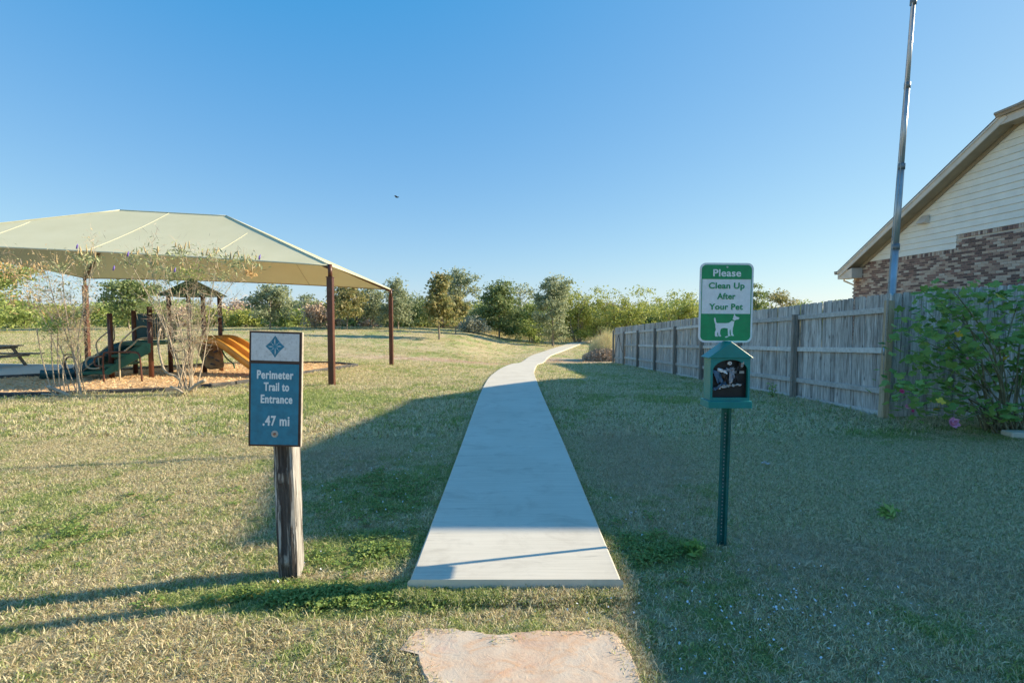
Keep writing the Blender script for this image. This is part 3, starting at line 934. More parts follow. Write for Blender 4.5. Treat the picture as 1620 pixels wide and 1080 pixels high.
slab(mb, [(HX, gutY2, gutZ), (XE, gutY2, gutZ), (XE, ridY, ridZ), (ridX, ridY, ridZ)], .06)
roof = part('roof', mb, M['shingle'], house)
# fascia boards (rake) and soffit
def rk(dy0, dy1): pass
nrm = Vector((0, rsl, 1)).normalized()          # roof normal (far slope rises towards -Y)
dn = -Vector((0, rsl, 1)).normalized()
e0, e1 = Vector((HX, eaveY, eaveZ)), Vector((HX, gutY, gutZ))
mb = MB(); o_ = dn * .062
mb.prism([e0 + o_, e1 + o_, e1 + o_ + dn * .19, e0 + o_ + dn * .19], (-.012, 0, 0), (.022, 0, 0)); part('rake_fascia', mb, M['trim'], house)
mb = MB()
mb.prism([e0 + o_, e1 + o_, e1 + o_ + dn * .05, e0 + o_ + dn * .05], (-.035, 0, 0), (-.0125, 0, 0)); part('rake_drip_trim', mb, M['trim'], house)
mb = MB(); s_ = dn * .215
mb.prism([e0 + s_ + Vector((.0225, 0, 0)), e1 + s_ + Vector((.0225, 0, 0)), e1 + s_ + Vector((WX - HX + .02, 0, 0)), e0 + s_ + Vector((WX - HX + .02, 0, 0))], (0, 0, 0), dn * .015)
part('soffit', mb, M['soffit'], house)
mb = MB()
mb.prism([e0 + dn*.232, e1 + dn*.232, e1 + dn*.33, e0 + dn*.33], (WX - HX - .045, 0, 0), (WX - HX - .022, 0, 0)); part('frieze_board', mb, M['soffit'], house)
# clipped gable gutter + soffit
mb = MB()
gp = [(0, 0), (-.12, 0), (-.12, -.05), (-.09, -.07), (-.07, -.12), (0, -.12)]
mb.prism([(HX + a, gutY + .12, gutZ + h - .02) for a, h in gp], (0, 0, 0), (0, gutY2 - gutY - .24, 0)); part('gutter', mb, M['gutter'], house)
mb = MB(); mb.box((HX + .012, (gutY + gutY2)/2, gutZ - .235), (.022, gutY - gutY2 + .2, .19)); part('fascia', mb, M['trim'], house)
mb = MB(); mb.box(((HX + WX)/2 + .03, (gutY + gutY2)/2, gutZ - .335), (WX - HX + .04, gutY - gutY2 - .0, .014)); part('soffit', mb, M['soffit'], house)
# near side rake, mirrored below the clipped gable: eave along X
mb = MB(); mb.box(((HX + XE)/2, gutY2 + .02, gutZ - .1), (XE - HX, .03, .2)); part('fascia', mb, M['trim'], house)
# far eave fascia and gutter along X, boxed return
mb = MB(); mb.prism([(HX - .03, eaveY + b_, eaveZ + h) for b_, h in ((-.0, -.0), (.12, -.0), (.12, -.06), (.09, -.12), (-.0, -.12))], (0, 0, 0), (XE - HX, 0, 0)); part('gutter', mb, M['gutter'], house)
cornerY = 18.45
mb = MB()
mb.prism([(0, eaveY - .01, eaveZ - .125), (0, eaveY - .01, eaveZ - .30), (0, cornerY - .45, eaveZ - .30), (0, cornerY - .45, eaveZ + .05)], (HX + .025, 0, 0), (WX - .02, 0, 0)); part('boxed_eave', mb, M['trim'], house)
mb = MB(); mb.tube([(HX + .3, eaveY + .05, eaveZ - .12), (HX + .3, eaveY + .03, eaveZ - .35), (WX + .1, cornerY + .06, eaveZ - .55), (WX + .1, cornerY + .06, -.4)], .035, 8); part('downspout', mb, M['trim'], house)
# wall core (mortar), gable profile
def wall_top(y):
    z = eaveZ - .30 + rsl * (eaveY - y)
    return min(z, gutZ - .34)
ys_ = [cornerY, gutY - .01, 6.9]
mb = MB()
prof = [(cornerY, -1.0), (cornerY, wall_top(cornerY)), (gutY, wall_top(gutY)), (6.9, gutZ - .34), (6.9, -1.0)]
mb.prism([(0, a, b_) for a, b_ in prof], (WX + .012, 0, 0), (XE - 1, 0, 0)); part('wall', mb, M['mortar'], house)
# siding boards: lapped, clipped by the rake
STEPY = 14.25
zb1, zb2 = 3.76, 3.38
EXP = .178
def board(z0, z1, yn, yf_lim):
    z1 -= .006
    yfb = min(yf_lim, eaveY - (z0 + .32 - eaveZ) / rsl)
    yft = max(yn + .01, min(yf_lim, eaveY - (z1 + .32 - eaveZ) / rsl))
    if yfb <= yn + .05: return
    mb = MB()
    mb.add([(WX - .024, yn, z0), (WX - .024, yfb, z0), (WX + .011, yfb, z0), (WX + .011, yn, z0),
            (WX - .001, yn, z1), (WX - .001, yft, z1), (WX + .011, yft, z1), (WX + .011, yn, z1)],
           [(0, 1, 2, 3), (7, 6, 5, 4), (0, 4, 5, 1), (1, 5, 6, 2), (2, 6, 7, 3), (3, 7, 4, 0)])
    part('siding_board', mb, M['siding'], house)
z = zb2 + .006
while z < gutZ - .36:
    zt = min(z + EXP, gutZ - .345)
    if z >= zb1: board(z, zt, 6.9, cornerY)
    else:
        if zt > zb1 + .02:
            board(z, zt, STEPY, cornerY); board(zb1 + .006, zt, 6.9, STEPY - .001)
        else: board(z, zt, STEPY, cornerY)
    z += EXP
# filler board beside the brick step
# bricks
BL, BH, MJ = .194, .057, .0105
bricks = []
zc = -.30
while zc < zb1 - .11:
    row = int(round((zc + .30) / (BH + MJ)))
    y = 6.92 + (0 if row % 2 else (BL + MJ) / 2)
    while y < cornerY - .04:
        ym_ = y + BL / 2
        top_lim = (zb1 if ym_ < STEPY else zb2) - .115
        if zc + BH < top_lim + .02:
            ln = min(BL, cornerY - y)
            bricks.append((ym_, zc + BH/2, ln, BH))
        y += BL + MJ
    zc += BH + MJ
for (ya, yb, zt) in ((6.92, STEPY, zb1), (STEPY, cornerY, zb2)):       # soldier courses
    y = ya
    while y < yb - .05:
        bricks.append((y + BH/2, zt - .052, BH, .102)); y += BH + MJ
def b_mesh(l, h, nm='brick'):
    mb = MB(); mb.box((0, 0, 0), (.022, l, h)); return mb.mesh(nm, M['brick'])
vis = [b for b in bricks if b[1] > 2.05 and b[0] > 12.1]
vis.sort(key=lambda b: b[0] - b[1] * .3)
own = set(id(b) for b in vis[:298])
share = {}
mbs = MB()
for b in bricks:
    pr = -.004 + random.uniform(-.002, .0015)
    if id(b) in own:
        key = (round(b[2], 2), round(b[3], 2))
        if key not in share: share[key] = b_mesh(b[2], b[3])
        obj('brick', share[key], house, (WX + .004 + pr - WX, b[0] - 12, b[1] + .2))
    else:
        mbs.box((WX + .004 + pr, b[0], b[1]), (.022, b[2], b[3]))
part('brickwork', mbs, M['brick'], house, kind='stuff')
# dryer vent hood on the siding
v = P(1458, 348, WX * 800 / (1458 - 810)); 
mb = MB(); c = Vector((WX - .01, v.y, v.z))
mb.add([c + Vector(q) for q in ((-.02, -.15, .14), (-.02, .15, .14), (-.20, .15, -.10), (-.20, -.15, -.10), (0, -.15, -.12), (0, .15, -.12))],
       [(0, 3, 2, 1), (0, 4, 3), (1, 2, 5), (2, 3, 4, 5), (0, 1, 5, 4)])
part('vent_hood', mb, M['trim'], house)
# lower near wing (outside the frame; its eave throws the near shade)
mb = MB(); mb.box((18.3, 1.55, 2.0), (11.7, 10.3, 6.2)); part('wing_wall', mb, M['siding'], house)
mb = MB()
slab(mb, [(HX, -4, 5.36), (HX, 6.60, 5.36), (18.5, 6.60, 7.0), (18.5, -4, 7.0)], .12)
slab(mb, [(18.5, -4, 7.0), (18.5, 6.60, 7.0), (XE, 6.60, 5.36), (XE, -4, 5.36)], .12)
part('wing_roof', mb, M['shingle'], house)

# ------------------------------------------------------------------ text helper
def text_mesh(s, size, mat, sx=1.0, off=0.0, sp=1.0, extr=.0006):
    cu = bpy.data.curves.new('lettering', 'FONT'); cu.body = s; cu.size = size
    cu.align_x = 'CENTER'; cu.align_y = 'CENTER'; cu.offset = off; cu.extrude = extr; cu.space_character = sp
    cu.resolution_u = 6
    t = bpy.data.objects.new('tmp', cu); C.objects.link(t)
    dg = bpy.context.evaluated_depsgraph_get()
    me = bpy.data.meshes.new_from_object(t.evaluated_get(dg))
    bpy.data.objects.remove(t)
    for v in me.vertices: v.co.x *= sx
    me.materials.clear(); me.materials.append(mat)
    me.name = 'lettering'
    return me
def place_text(me, name, parent, x, z, y):
    o = obj(name, me, parent, (x, y, z)); o.rotation_euler = (R(90), 0, 0); return o
def shape(name, poly, parent, mat, y0, y1, loc=(0, 0, 0)):
    """flat outline in local XZ extruded between y0 and y1"""
    mb = MB(); mb.prism([(a, 0, b_) for a, b_ in poly], (0, y0, 0), (0, y1, 0))
    return obj(name, mb.mesh(name, mat), parent, loc)
def rrect(x0, x1, z0, z1, r, n=6):
    out = []
    for cx, cz, a0 in ((x1-r, z1-r, 0), (x0+r, z1-r, 90), (x0+r, z0+r, 180), (x1-r, z0+r, 270)):
        for k in range(n + 1):
            a = R(a0 + 90 * k / n); out.append((cx + r*math.cos(a), cz + r*math.sin(a)))
    return out

# ------------------------------------------------------------------ trail sign (left)
SY = 3.02
base = Vector(((454 - 810) / 800 * SY, SY, -.08))
ts = empty('trail_sign', base, 'blue and pale trail distance sign on a weathered split timber post', 'sign')
# split timber post with rough outline
bm = bmesh.new()
lev = 26; ring = []
prof0 = [(-.062, -.05), (-.03, -.056), (.0, -.053), (.03, -.056), (.052, -.05), (.060, -.02), (.062, .02), (.056, .05), (0, .055), (-.058, .05), (-.064, 0)]
for i in range(lev):
    z = -.05 + 1.33 * i / (lev - 1); rr = []
    for j, (a, b_) in enumerate(prof0):
        k1 = 1 + .05 * pnoise(Vector((a * 40, z * 2.5, j * .7)))
        dx = .006 * pnoise(Vector((j * 3.1, z * 5, 1))) ; dy = .010 * pnoise(Vector((j * 5.3, z * 3, 7)))
        if j == 2: dy += .010 + .004 * pnoise(Vector((0, z * 6, 9)))
        # knots bulge
        for kz, kx in ((.62, -.02), (.12, -.01)):
            d2 = (z - kz)**2 / .0022 + (a - kx)**2 / .0012
            if b_ < 0: dy -= .014 * math.exp(-d2)
        rr.append(bm.verts.new((a * k1 + dx, b_ * k1 + dy, z)))
    ring.append(rr)
n = len(prof0)
for i in range(lev - 1):
    for j in range(n): bm.faces.new((ring[i][j], ring[i][(j+1) % n], ring[i+1][(j+1) % n], ring[i+1][j]))
bm.faces.new(ring[-1])
me = bpy.data.meshes.new('post'); bm.to_mesh(me); bm.free()
def m_splitpost():
    m, t, bs = NT('split_post_wood')
    tc = t.nodes.new('ShaderNodeTexCoord').outputs['Object']
    g = noise(t, mapping(t, tc, (60, 60, 3)), 1, 5, .7, .3)
    w = noise(t, mapping(t, tc, (26, 20, 2.0), (.35, 0, .4)), 1, 6, .65, .9)
    c = ramp(t, g, [(.3, (.20, .18, .16)), (.5, (.38, .36, .34)), (.7, (.60, .58, .56))])
    # black old paint patch down the middle of the front face
    sx = t.nodes.new('ShaderNodeSeparateXYZ'); t.links.new(tc, sx.inputs[0])
    d = math_(t, 'ABSOLUTE', math_(t, 'ADD', sx.outputs[0], .012))
    dd = math_(t, 'ADD', math_(t, 'MULTIPLY', d, 12), math_(t, 'MULTIPLY', math_(t, 'SUBTRACT', w, .5), -2.6))
    ft = ramp(t, sx.outputs[1], [(0.0, 1.0), (.0, 1.0), (.01, .55)])
    patch = math_(t, 'MULTIPLY', ramp(t, dd, [(.42, 1.0), (.50, 0.0)]), ft)
    c = mixc(t, math_(t, 'MULTIPLY', patch, .95), c, ramp(t, g, [(.3, (.022, .017, .016)), (.56, (.08, .065, .06)), (.66, (.40, .35, .31))]))
    for (kx_, kz_) in ((-.018, .62), (-.012, .12)):
        mk = mapping(t, tc, (34, 0, 26), (-kx_ * 34, 0, -kz_ * 26))
        ln_ = t.nodes.new('ShaderNodeVectorMath'); ln_.operation = 'LENGTH'; t.links.new(mk, ln_.inputs[0])
        dk = math_(t, 'ADD', ln_.outputs['Value'], math_(t, 'MULTIPLY', math_(t, 'SUBTRACT', w, .5), 1.2))
        rings_ = ramp(t, dk, [(.0, (.12, .10, .09)), (.35, (.42, .38, .34)), (.7, (.30, .26, .23))])
        c = mixc(t, math_(t, 'MULTIPLY', ramp(t, dk, [(.75, 1.0), (1.0, 0.0)]), ft), c, rings_)
    w2 = noise(t, mapping(t, tc, (55, 55, 2.2), (2, 0, 1)), 1, 4, .6)
    c = mixc(t, ramp(t, w2, [(.50, 0.0), (.56, .85)]), c, (.05, .035, .03))
    t.links.new(c, bs.inputs['Base Color']); bs.inputs['Roughness'].default_value = .9
    bump(t, bs, math_(t, 'ADD', g, math_(t, 'MULTIPLY', patch, -.5)), .9, .008)
    return m
me.materials.append(m_splitpost())
po = obj('post', me, ts); po.rotation_euler = (0, R(-1.0), 0)
# board: local frame centred on the face
pw, ph = .300, .672
bd = obj('sign_board', None, ts)      # placeholder replaced below
bpy.data.objects.remove(bd)
mb = MB(); mb.box((0, 0, 0), (pw, .020, ph), bev=.002)
board = obj('sign_board', mb.mesh('sign_board', M['edge']), ts, Vector(((439.5 - 810) / 800 * SY * .985, SY - .082, P(440, 615, SY - .08).z)) - base)
board.rotation_euler = (0, R(2.0), R(3))
fy = -.0125
shape('brown_frame', [(-pw/2, -ph/2), (pw/2 - .004, -ph/2), (pw/2 - .004, ph/2), (-pw/2, ph/2)], board, M['sbrown'], fy, fy + .002)
fw = .011; split = ph/2 - .170
shape('blue_panel', [(-pw/2 + fw, -ph/2 + fw), (pw/2 - fw - .006, -ph/2 + fw), (pw/2 - fw - .006, split - .018), (-pw/2 + fw, split - .018)], board, M['sblue'], fy - .0012, fy + .0002)
shape('pale_panel', [(-pw/2 + fw, split), (pw/2 - fw - .006, split), (pw/2 - fw - .006, ph/2 - fw), (-pw/2 + fw, ph/2 - fw)], board, M['sgrey'], fy - .0012, fy + .0002)
# compass star emblem
cz = ph/2 - .087
em = [(0, .064)]
def curve_pt(a, b_, bul, n=5):
    out = []
    for k in range(1, n + 1):
        t = k / n; x = a[0]*(1-t) + b_[0]*t; y = a[1]*(1-t) + b_[1]*t
        m_ = math.sin(t * math.pi) * bul; d = math.hypot(x, y) or 1
        out.append((x - x/d*m_, y - y/d*m_))
    return out
pt4 = [(0, .064), (.054, 0), (0, -.064), (-.054, 0)]
em = []
for a, b_ in zip(pt4, pt4[1:] + pt4[:1]): em += curve_pt(a, b_, .004)
shape('compass_emblem', em, board, M['sblue'], fy - .0022, fy - .0010, (-.004, 0, cz))
for k_, (a0, L0) in enumerate(((90, .050), (270, .050), (0, .040), (180, .040), (45, .024), (135, .024), (225, .024), (315, .024))):
    a = R(a0); d = Vector((math.cos(a), math.sin(a))); nn = Vector((-d.y, d.x))
    i0 = .006 if k_ < 4 else .012
    pl = [d*i0, d*(L0*.62) + nn*(.0048 if k_ < 4 else .0035), d*L0, d*(L0*.62) - nn*(.001)]
    shape('compass_ray', [(p.x, p.y) for p in pl], board, M['sgrey'], fy - .0030, fy - .0020, (-.004, 0, cz))
    if k_ >= 4:
        q = d * .031
        shape('compass_dot', [(q.x + .0028*math.cos(b2), q.y + .0028*math.sin(b2)) for b2 in (0, 1.57, 3.14, 4.71)], board, M['sgrey'], fy - .0030, fy - .0020, (-.004, 0, cz))
for s_, zz in (('Perimeter', .082), ('Trail to', .012), ('Entrance', -.060), ('.47 mi', -.188)):
    me = text_mesh(s_, .068 if s_ != '.47 mi' else .080, M['stext'], .76, .0012, 1.12)
    xs_ = [v.co.x for v in me.vertices]; wd = max(xs_) - min(xs_)
    tgt = {'Perimeter': .205, 'Trail to': .142, 'Entrance': .178, '.47 mi': .150}[s_]
    for v in me.vertices: v.co.x *= tgt / wd
    bm_ = bmesh.new(); bm_.from_mesh(me)
    for dx_, dz_, dy_ in ((.0022, 0, .0002), (.0011, .0008, .0004), (.0011, -.0008, .0006)):      # heavier strokes
        tmp_ = me.copy()
        for v in tmp_.vertices: v.co.x += dx_; v.co.y += dz_; v.co.z -= dy_
        bm_.from_mesh(tmp_); bpy.data.meshes.remove(tmp_)
    bm_.to_mesh(me); bm_.free()
    place_text(me, 'lettering', board, -.004 + (.01 if s_[0] != 'P' else 0), zz, fy - .0016)
mb = MB(); mb.tube([(0, fy - .009, -.262), (0, fy + .001, -.262)], [.0075, .009], 10); obj('bolt', mb.mesh('bolt', M['rust']), board)
mb = MB(); mb.tube([(0, fy - .0025, -.262), (0, fy - .001, -.262)], [.019, .021], 14); obj('washer', mb.mesh('washer', M['bagw']), board)

# ------------------------------------------------------------------ dog sign + bag station on a channel post
DY = 3.41
gp_ = P(1141, 865, DY); DX = gp_.x
ds = empty('dog_sign', (DX, DY, tz(DX, DY)), 'green and white pet clean up sign on a green perforated post', 'sign')
W0 = Vector(ds.location)
topz = 1.80
lean = .03
def chx(z): return DX + lean * (z + .08) / 1.9
# U channel: two flanges + web
mb = MB()
prof = [(-.034, .0), (-.020, .0), (-.0155, .016), (.0155, .016), (.020, .0), (.034, .0), (.034, -.004), (.017, -.004), (.0125, .012), (-.0125, .012), (-.017, -.004), (-.034, -.004)]
n = len(prof); vs = []
for z in (-.2, topz): vs += [(chx(z) + a, DY + b_, z) for a, b_ in prof]
mb.add(vs, [tuple(range(n)), tuple(range(2*n-1, n-1, -1))] + [(i, i + n, (i+1) % n + n, (i+1) % n) for i in range(n)])
part('channel_post', mb, M['chan'], ds)
hm = MB(); hm.tube([(0, -.0012, 0), (0, .0012, 0)], .0045, 8)
hmesh = hm.mesh('bolt_hole', M['hole'])
z = .0
while z < .84:
    obj('bolt_hole', hmesh, ds, Vector((chx(z), DY + .0105, z)) - W0); z += .0254
# sign plate
sw_, sh_ = .364, .530
sc_ = P(1148.5, 479, DY - .02)
plate = shape('sign_plate', rrect(-sw_/2, sw_/2, -sh_/2, sh_/2, .042), ds, M['swhite'], -.0015, .0015, sc_ - W0)
plate.rotation_euler = (0, R(.3), R(1.5))
b1 = .013
top0 = sh_/2 - .108; bot0 = -sh_/2 + .192
# top green block (rounded top corners)
rr_ = rrect(-sw_/2 + b1, sw_/2 - b1, -sh_/2 + b1, sh_/2 - b1, .032)
tp = [p for p in rr_ if p[1] > 0]; btm = [p for p in rr_ if p[1] < 0]
shape('green_band', tp + [(-sw_/2 + b1, top0), (sw_/2 - b1, top0)], plate, M['sgreen'], -.0028, -.0014)
shape('green_panel', btm + [(sw_/2 - b1, bot0), (-sw_/2 + b1, bot0)], plate, M['sgreen'], -.0028, -.0014)
for xx in (-sw_/2 + b1 + .002, sw_/2 - b1 - .002):
    shape('green_edge_line', [(xx - .0022, bot0 - .002), (xx + .0022, bot0 - .002), (xx + .0022, top0 + .002), (xx - .0022, top0 + .002)], plate, M['sgreen'], -.0025, -.0013)
for s_, zz, mt, tgt, sz in (('Please', .196, M['swhite'], .188, .066), ('Clean Up', .112, M['sgreen'], .242, .055), ('After', .042, M['sgreen'], .124, .055), ('Your Pet', -.028, M['sgreen'], .228, .055)):
    me = text_mesh(s_, sz, mt, 1, .0014, 1.05)
    xs_ = [v.co.x for v in me.vertices]; wd = max(xs_) - min(xs_)
    for v in me.vertices: v.co.x *= tgt / wd
    place_text(me, 'lettering', plate, 0, zz, -.0034)
# dog silhouette (head to the right, tail up at left)
dog = [(-.074, .048), (-.070, .050), (-.066, .040), (-.062, .020), (-.056, .014), (-.030, .014), (.000, .014), (.018, .016), (.030, .024), (.040, .034), (.046, .056), (.052, .074), (.056, .062), (.064, .056),
       (.082, .050), (.082, .044), (.076, .038), (.062, .036), (.054, .030), (.050, .018), (.048, .000), (.044, -.016), (.043, -.040), (.046, -.058), (.052, -.064), (.050, -.067), (.038, -.067), (.034, -.060), (.031, -.040), (.029, -.024),
       (.024, -.030), (.024, -.048), (.026, -.060), (.031, -.065), (.029, -.068), (.016, -.068), (.014, -.060), (.013, -.040), (.012, -.020), (-.010, -.016), (-.028, -.020), (-.034, -.030),
       (-.036, -.046), (-.034, -.060), (-.028, -.067), (-.030, -.071), (-.044, -.070), (-.047, -.060), (-.049, -.044), (-.047, -.036), (-.053, -.048), (-.054, -.060), (-.049, -.068), (-.051, -.072), (-.065, -.071), (-.068, -.062),
       (-.068, -.044), (-.062, -.028), (-.066, -.010), (-.066, .006), (-.070, .016), (-.074, .030), (-.076, .042)]
shape('dog_silhouette', [(a * 1.08 + .002, b_ * 1.05) for a, b_ in dog], plate, M['swhite'], -.0042, -.0027, (0, 0, -.150))
shape('dog_collar', [(.0385, .031), (.0425, .040), (.060, .034), (.0565, .027)], plate, M['sgreen'], -.0050, -.0041, (.0, 0, -.150))
shape('dropping', [(-.006, -.0715), (.003, -.0665), (.017, -.064), (.022, -.066), (.014, -.071), (.002, -.0755)], plate, M['swhite'], -.0042, -.0027, (.002, 0, -.157))
mb = MB(); mb.tube([(0, -.009, sh_/2 - .028), (0, .001, sh_/2 - .028)], .006, 10); obj('bolt', mb.mesh('bolt', M['steel']), plate)

bs_ = empty('bag_dispenser', (chx(.87), DY - .02, .86), 'teal house shaped pet bag box with crumpled bags in its dark arched opening', 'bag dispenser')
B0 = Vector(bs_.location); BY = DY - .13            # front face plane
def bz(py): return P(1150, py, BY).z
def bx_(px): return P(px, 600, BY).x
x0, x1 = bx_(1124), bx_(1186.5); zb_, zt_ = bz(634), bz(566); dp = .118
xc = (x0 + x1) / 2
# body: front frame with arched opening, sides, back
ow = (x1 - x0)/2 - .014; oz0 = zb_ + .022; oz1 = zt_ - .012
arch = []
for k in range(13):
    a = R(180 - 180 * k / 12); arch.append((xc + (ow) * math.cos(a), oz1 - .075 + .075 * math.sin(a)))
op = [(xc - ow, oz0)] + arch + [(xc + ow, oz0)]
mb = MB()
outer = [(x0, zb_)] + [(x0 + (x1 - x0) * k / 12, zt_) for k in range(13)] + [(x1, zb_)]
outer[1] = (x0, zt_)
n = len(op); th = .012
vs = [(a, BY, b_) for a, b_ in outer] + [(a, BY, b_) for a, b_ in op] + [(a, BY + th, b_) for a, b_ in op]
fs = [(i, i + 1, n + i + 1, n + i) for i in range(n - 1)] + [(n - 1, 0, n, 2*n - 1)]
fs += [(n + i, n + i + 1, 2*n + i + 1, 2*n + i) for i in range(n - 1)] + [(2*n - 1, n, 2*n, 3*n - 1)]
mb.add(vs, fs)
mb.box(((x0 + .004), BY + dp/2 + .0005, (zb_+zt_)/2), (.008, dp - .002, zt_-zb_)); mb.box(((x1 - .004), BY + dp/2 + .0005, (zb_+zt_)/2), (.008, dp - .002, zt_-zb_))
mb.box((xc, BY + dp - .004, (zb_+zt_)/2), (x1-x0-.0165, .008, zt_-zb_))
part('body', mb, M['btl'], bs_)
mb = MB(); mb.box((xc, BY + .040, (zb_+zt_)/2), (x1-x0-.017, .004, zt_-zb_ - .004)); mb.box((xc, BY + .026, oz0 - .004), (x1-x0-.017, .026, .004)); part('recess_dark', mb, M['black'], bs_)  # black sheet puts the darkness of the recess behind the opening
# roof
ax0, ax1, zap = bx_(1119), bx_(1190.5), bz(540)
mb = MB()
ze = bz(566)
mb.prism([(ax0, 0, ze), (ax1, 0, ze), (xc - .002, 0, zap)], (0, BY - .012, 0), (0, BY + dp + .01, 0))
rf = part('roof', mb, M['btl'], bs_); bevel(rf, .002, 1)
mb = MB()
fx0, fx1 = bx_(1120), bx_(1189)
mb.box(((fx0+fx1)/2, BY + dp/2 - .002, (bz(634) + bz(645))/2), (fx1-fx0, dp + .03, bz(634)-bz(645)), bev=.002); part('base', mb, M['btl'], bs_)
mb = MB(); mb.tube([(xc + .002, BY + .034, oz1 - .024), (xc + .002, BY + .012, oz1 - .024)], [.013, .0115], 14); part('lock', mb, M['swhite'], bs_)
mb = MB(); mb.tube([(xc + .002, BY + .013, oz1 - .024), (xc + .002, BY + .009, oz1 - .024)], .005, 10); part('keyhole', mb, M['rust'], bs_)
mb = MB(); mb.box((xc, BY + .033, zb_ + .185), (.205, .008, .016)); part('shelf_lip', mb, M['bagw'], bs_)
def crumple(name, cx, cz, w, h, mat, seed, yf, tiltz=0, taper=0.0):
    """thin bag film: a folded sheet with soft creases"""
    mb = MB(); nu, nv = 17, 9; vs = []
    for i in range(nu):
        for j in range(nv):
            u, v_ = i/(nu-1) - .5, j/(nv-1) - .5
            fold = pnoise(Vector((u * 5 + seed * 3.7, v_ * 2.2, seed)))
            f2 = pnoise(Vector((u * 13 + seed, v_ * 7, seed * 2.0)))
            x = cx + u * w * (1 - taper * (.5 - v_)) + .010 * pnoise(Vector((v_ * 4, seed, 1)))
            z_ = cz + v_ * h * (1 + .5 * pnoise(Vector((u * 3, seed, 4)))) + u * tiltz + .008 * fold
            vs.append((x, yf + .016 * fold + .006 * f2, z_))
    fs = [(i*nv+j, (i+1)*nv+j, (i+1)*nv+j+1, i*nv+j+1) for i in range(nu-1) for j in range(nv-1)]
    mb.add(vs, fs, 0, True)
    return part(name, mb, mat, bs_)
zc_ = zb_ + .16  # white slips among these are highlights painted onto the bag film
crumple('bag', xc - .045, zc_ - .008, .125, .085, M['bagb'], 1, BY + .022, -.01, .5)
crumple('bag', xc - .018, zc_ - .002, .10, .070, M['bagk'], 2, BY + .012, -.01, .6)
crumple('bag', xc + .010, zc_ + .006, .034, .085, M['bagg'], 3, BY + .004, .05, .2)
crumple('bag', xc + .055, zc_ + .045, .034, .075, M['bagk'], 4, BY + .006, .12, .3)
crumple('bag', xc + .076, zc_ + .078, .022, .03, M['bagw'], 8, BY + .002, .02, .3)
crumple('bag', xc - .050, zc_ + .036, .070, .020, M['swhite'], 9, BY + .004, -.018, .2)
crumple('bag', xc + .004, zc_ + .046, .060, .016, M['bagg'], 5, BY + .006, .004, .2)
crumple('bag', xc + .000, zb_ + .098, .21, .016, M['bagk'], 6, BY + .008, .034, .1)
crumple('bag', xc - .035, zb_ + .096, .075, .016, M['bagw'], 7, BY + .000, .014, .1)
crumple('bag', xc + .040, zb_ + .104, .070, .011, M['bagw'], 10, BY + .002, .004, .1)
crumple('bag', xc - .082, zb_ + .088, .055, .020, M['bagb'], 11, BY + .004, .03, .2)
# ------------------------------------------------------------------ shade canopy
FR = Vector((P(522, 420, 12).x, 12, P(522, 420, 12).z)); BR = P(618, 458, 18.3)
BL = P(134, 440, 18.3); FL = P(-250, 381, 12)
RR = P(358, 342, 15.15); RL = P(190, 333, 15.15)
sh = empty('shade_canopy', (FR.x, 12, tz(FR.x, 12)), 'large tan fabric hip shade canopy on brown steel posts over the playground', 'shade canopy')
def patchgrid(A, B, D, E, nu, nv, sag, edge_sag):
    """surface between edge A-B (eave) and D-E (ridge side) with a little fabric sag"""
    vs = []
    for i in range(nu + 1):
        u = i / nu
        a = A.lerp(B, u); d = D.lerp(E, u)
        inw = (d - a).normalized() if (d - a).length > 0 else Vector((0, 0, 0))
        a = a + (d - a) * (edge_sag * 4 * u * (1 - u))
        for j in range(nv + 1):
            v = j / nv
            p = a.lerp(d, v)
            s_ = sag * 4 * v * (1 - v) * (4 * u * (1 - u)) ** .5
            p.z -= s_
            vs.append(p)
    fs = [(i*(nv+1)+j, (i+1)*(nv+1)+j, (i+1)*(nv+1)+j+1, i*(nv+1)+j+1) for i in range(nu) for j in range(nv)]
    return vs, fs
panels = {'front': (FL, FR, RL, RR), 'back': (BR, BL, RR, RL), 'right': (FR, BR, RR, RR), 'left': (BL, FL, RL, RL)}
m, t, bsdf = NT('shade_cloth')
gp2 = t.nodes.new('ShaderNodeNewGeometry').outputs['Position']
cn = ramp(t, noise(t, gp2, 1.3, 4, .6), [(.3, (.63, .60, .40)), (.7, (.68, .65, .45))])
t.links.new(cn, bsdf.inputs['Base Color']); bsdf.inputs['Roughness'].default_value = .9
wv = noise(t, mapping(t, gp2, (140, 140, 140)), 1, 2, .5); bump(t, bsdf, wv, .2, .003)
trn = t.nodes.new('ShaderNodeBsdfTranslucent'); t.links.new(cn, trn.inputs[0])
mx = t.nodes.new('ShaderNodeMixShader'); mx.inputs[0].default_value = .07
t.links.new(bsdf.outputs[0], mx.inputs[1]); t.links.new(trn.outputs[0], mx.inputs[2]); t.links.new(mx.outputs[0], t.nodes['Material Output'].inputs[0])
M['cloth'] = m
for nm, (a, b_, c_, d_) in panels.items():
    vs, fs = patchgrid(a, b_, c_, d_, 20, 8, .05, .035 if nm in ('front', 'back') else .05)
    mb = MB(); mb.add(vs, fs, 0, True)
    part('fabric_panel', mb, M['cloth'], sh)
    # hem along the eave
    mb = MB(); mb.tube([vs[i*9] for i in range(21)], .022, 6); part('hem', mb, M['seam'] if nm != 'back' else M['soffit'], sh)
def surf(E0, E1, R0, R1, X, v):
    """point at world X on the sloping panel whose eave runs E0-E1 and ridge R0-R1"""
    xa = E0.lerp(R0, v).x; xb = E1.lerp(R1, v).x
    u = (X - xa) / (xb - xa)
    if u < 0 or u > 1: return None
    A_ = E0.lerp(E1, u); D_ = R0.lerp(R1, u); A_ = A_ + (D_ - A_) * (.035*4*u*(1-u)); p = A_.lerp(D_, v); p.z -= .05*4*v*(1-v)*(4*u*(1-u))**.5
    return p
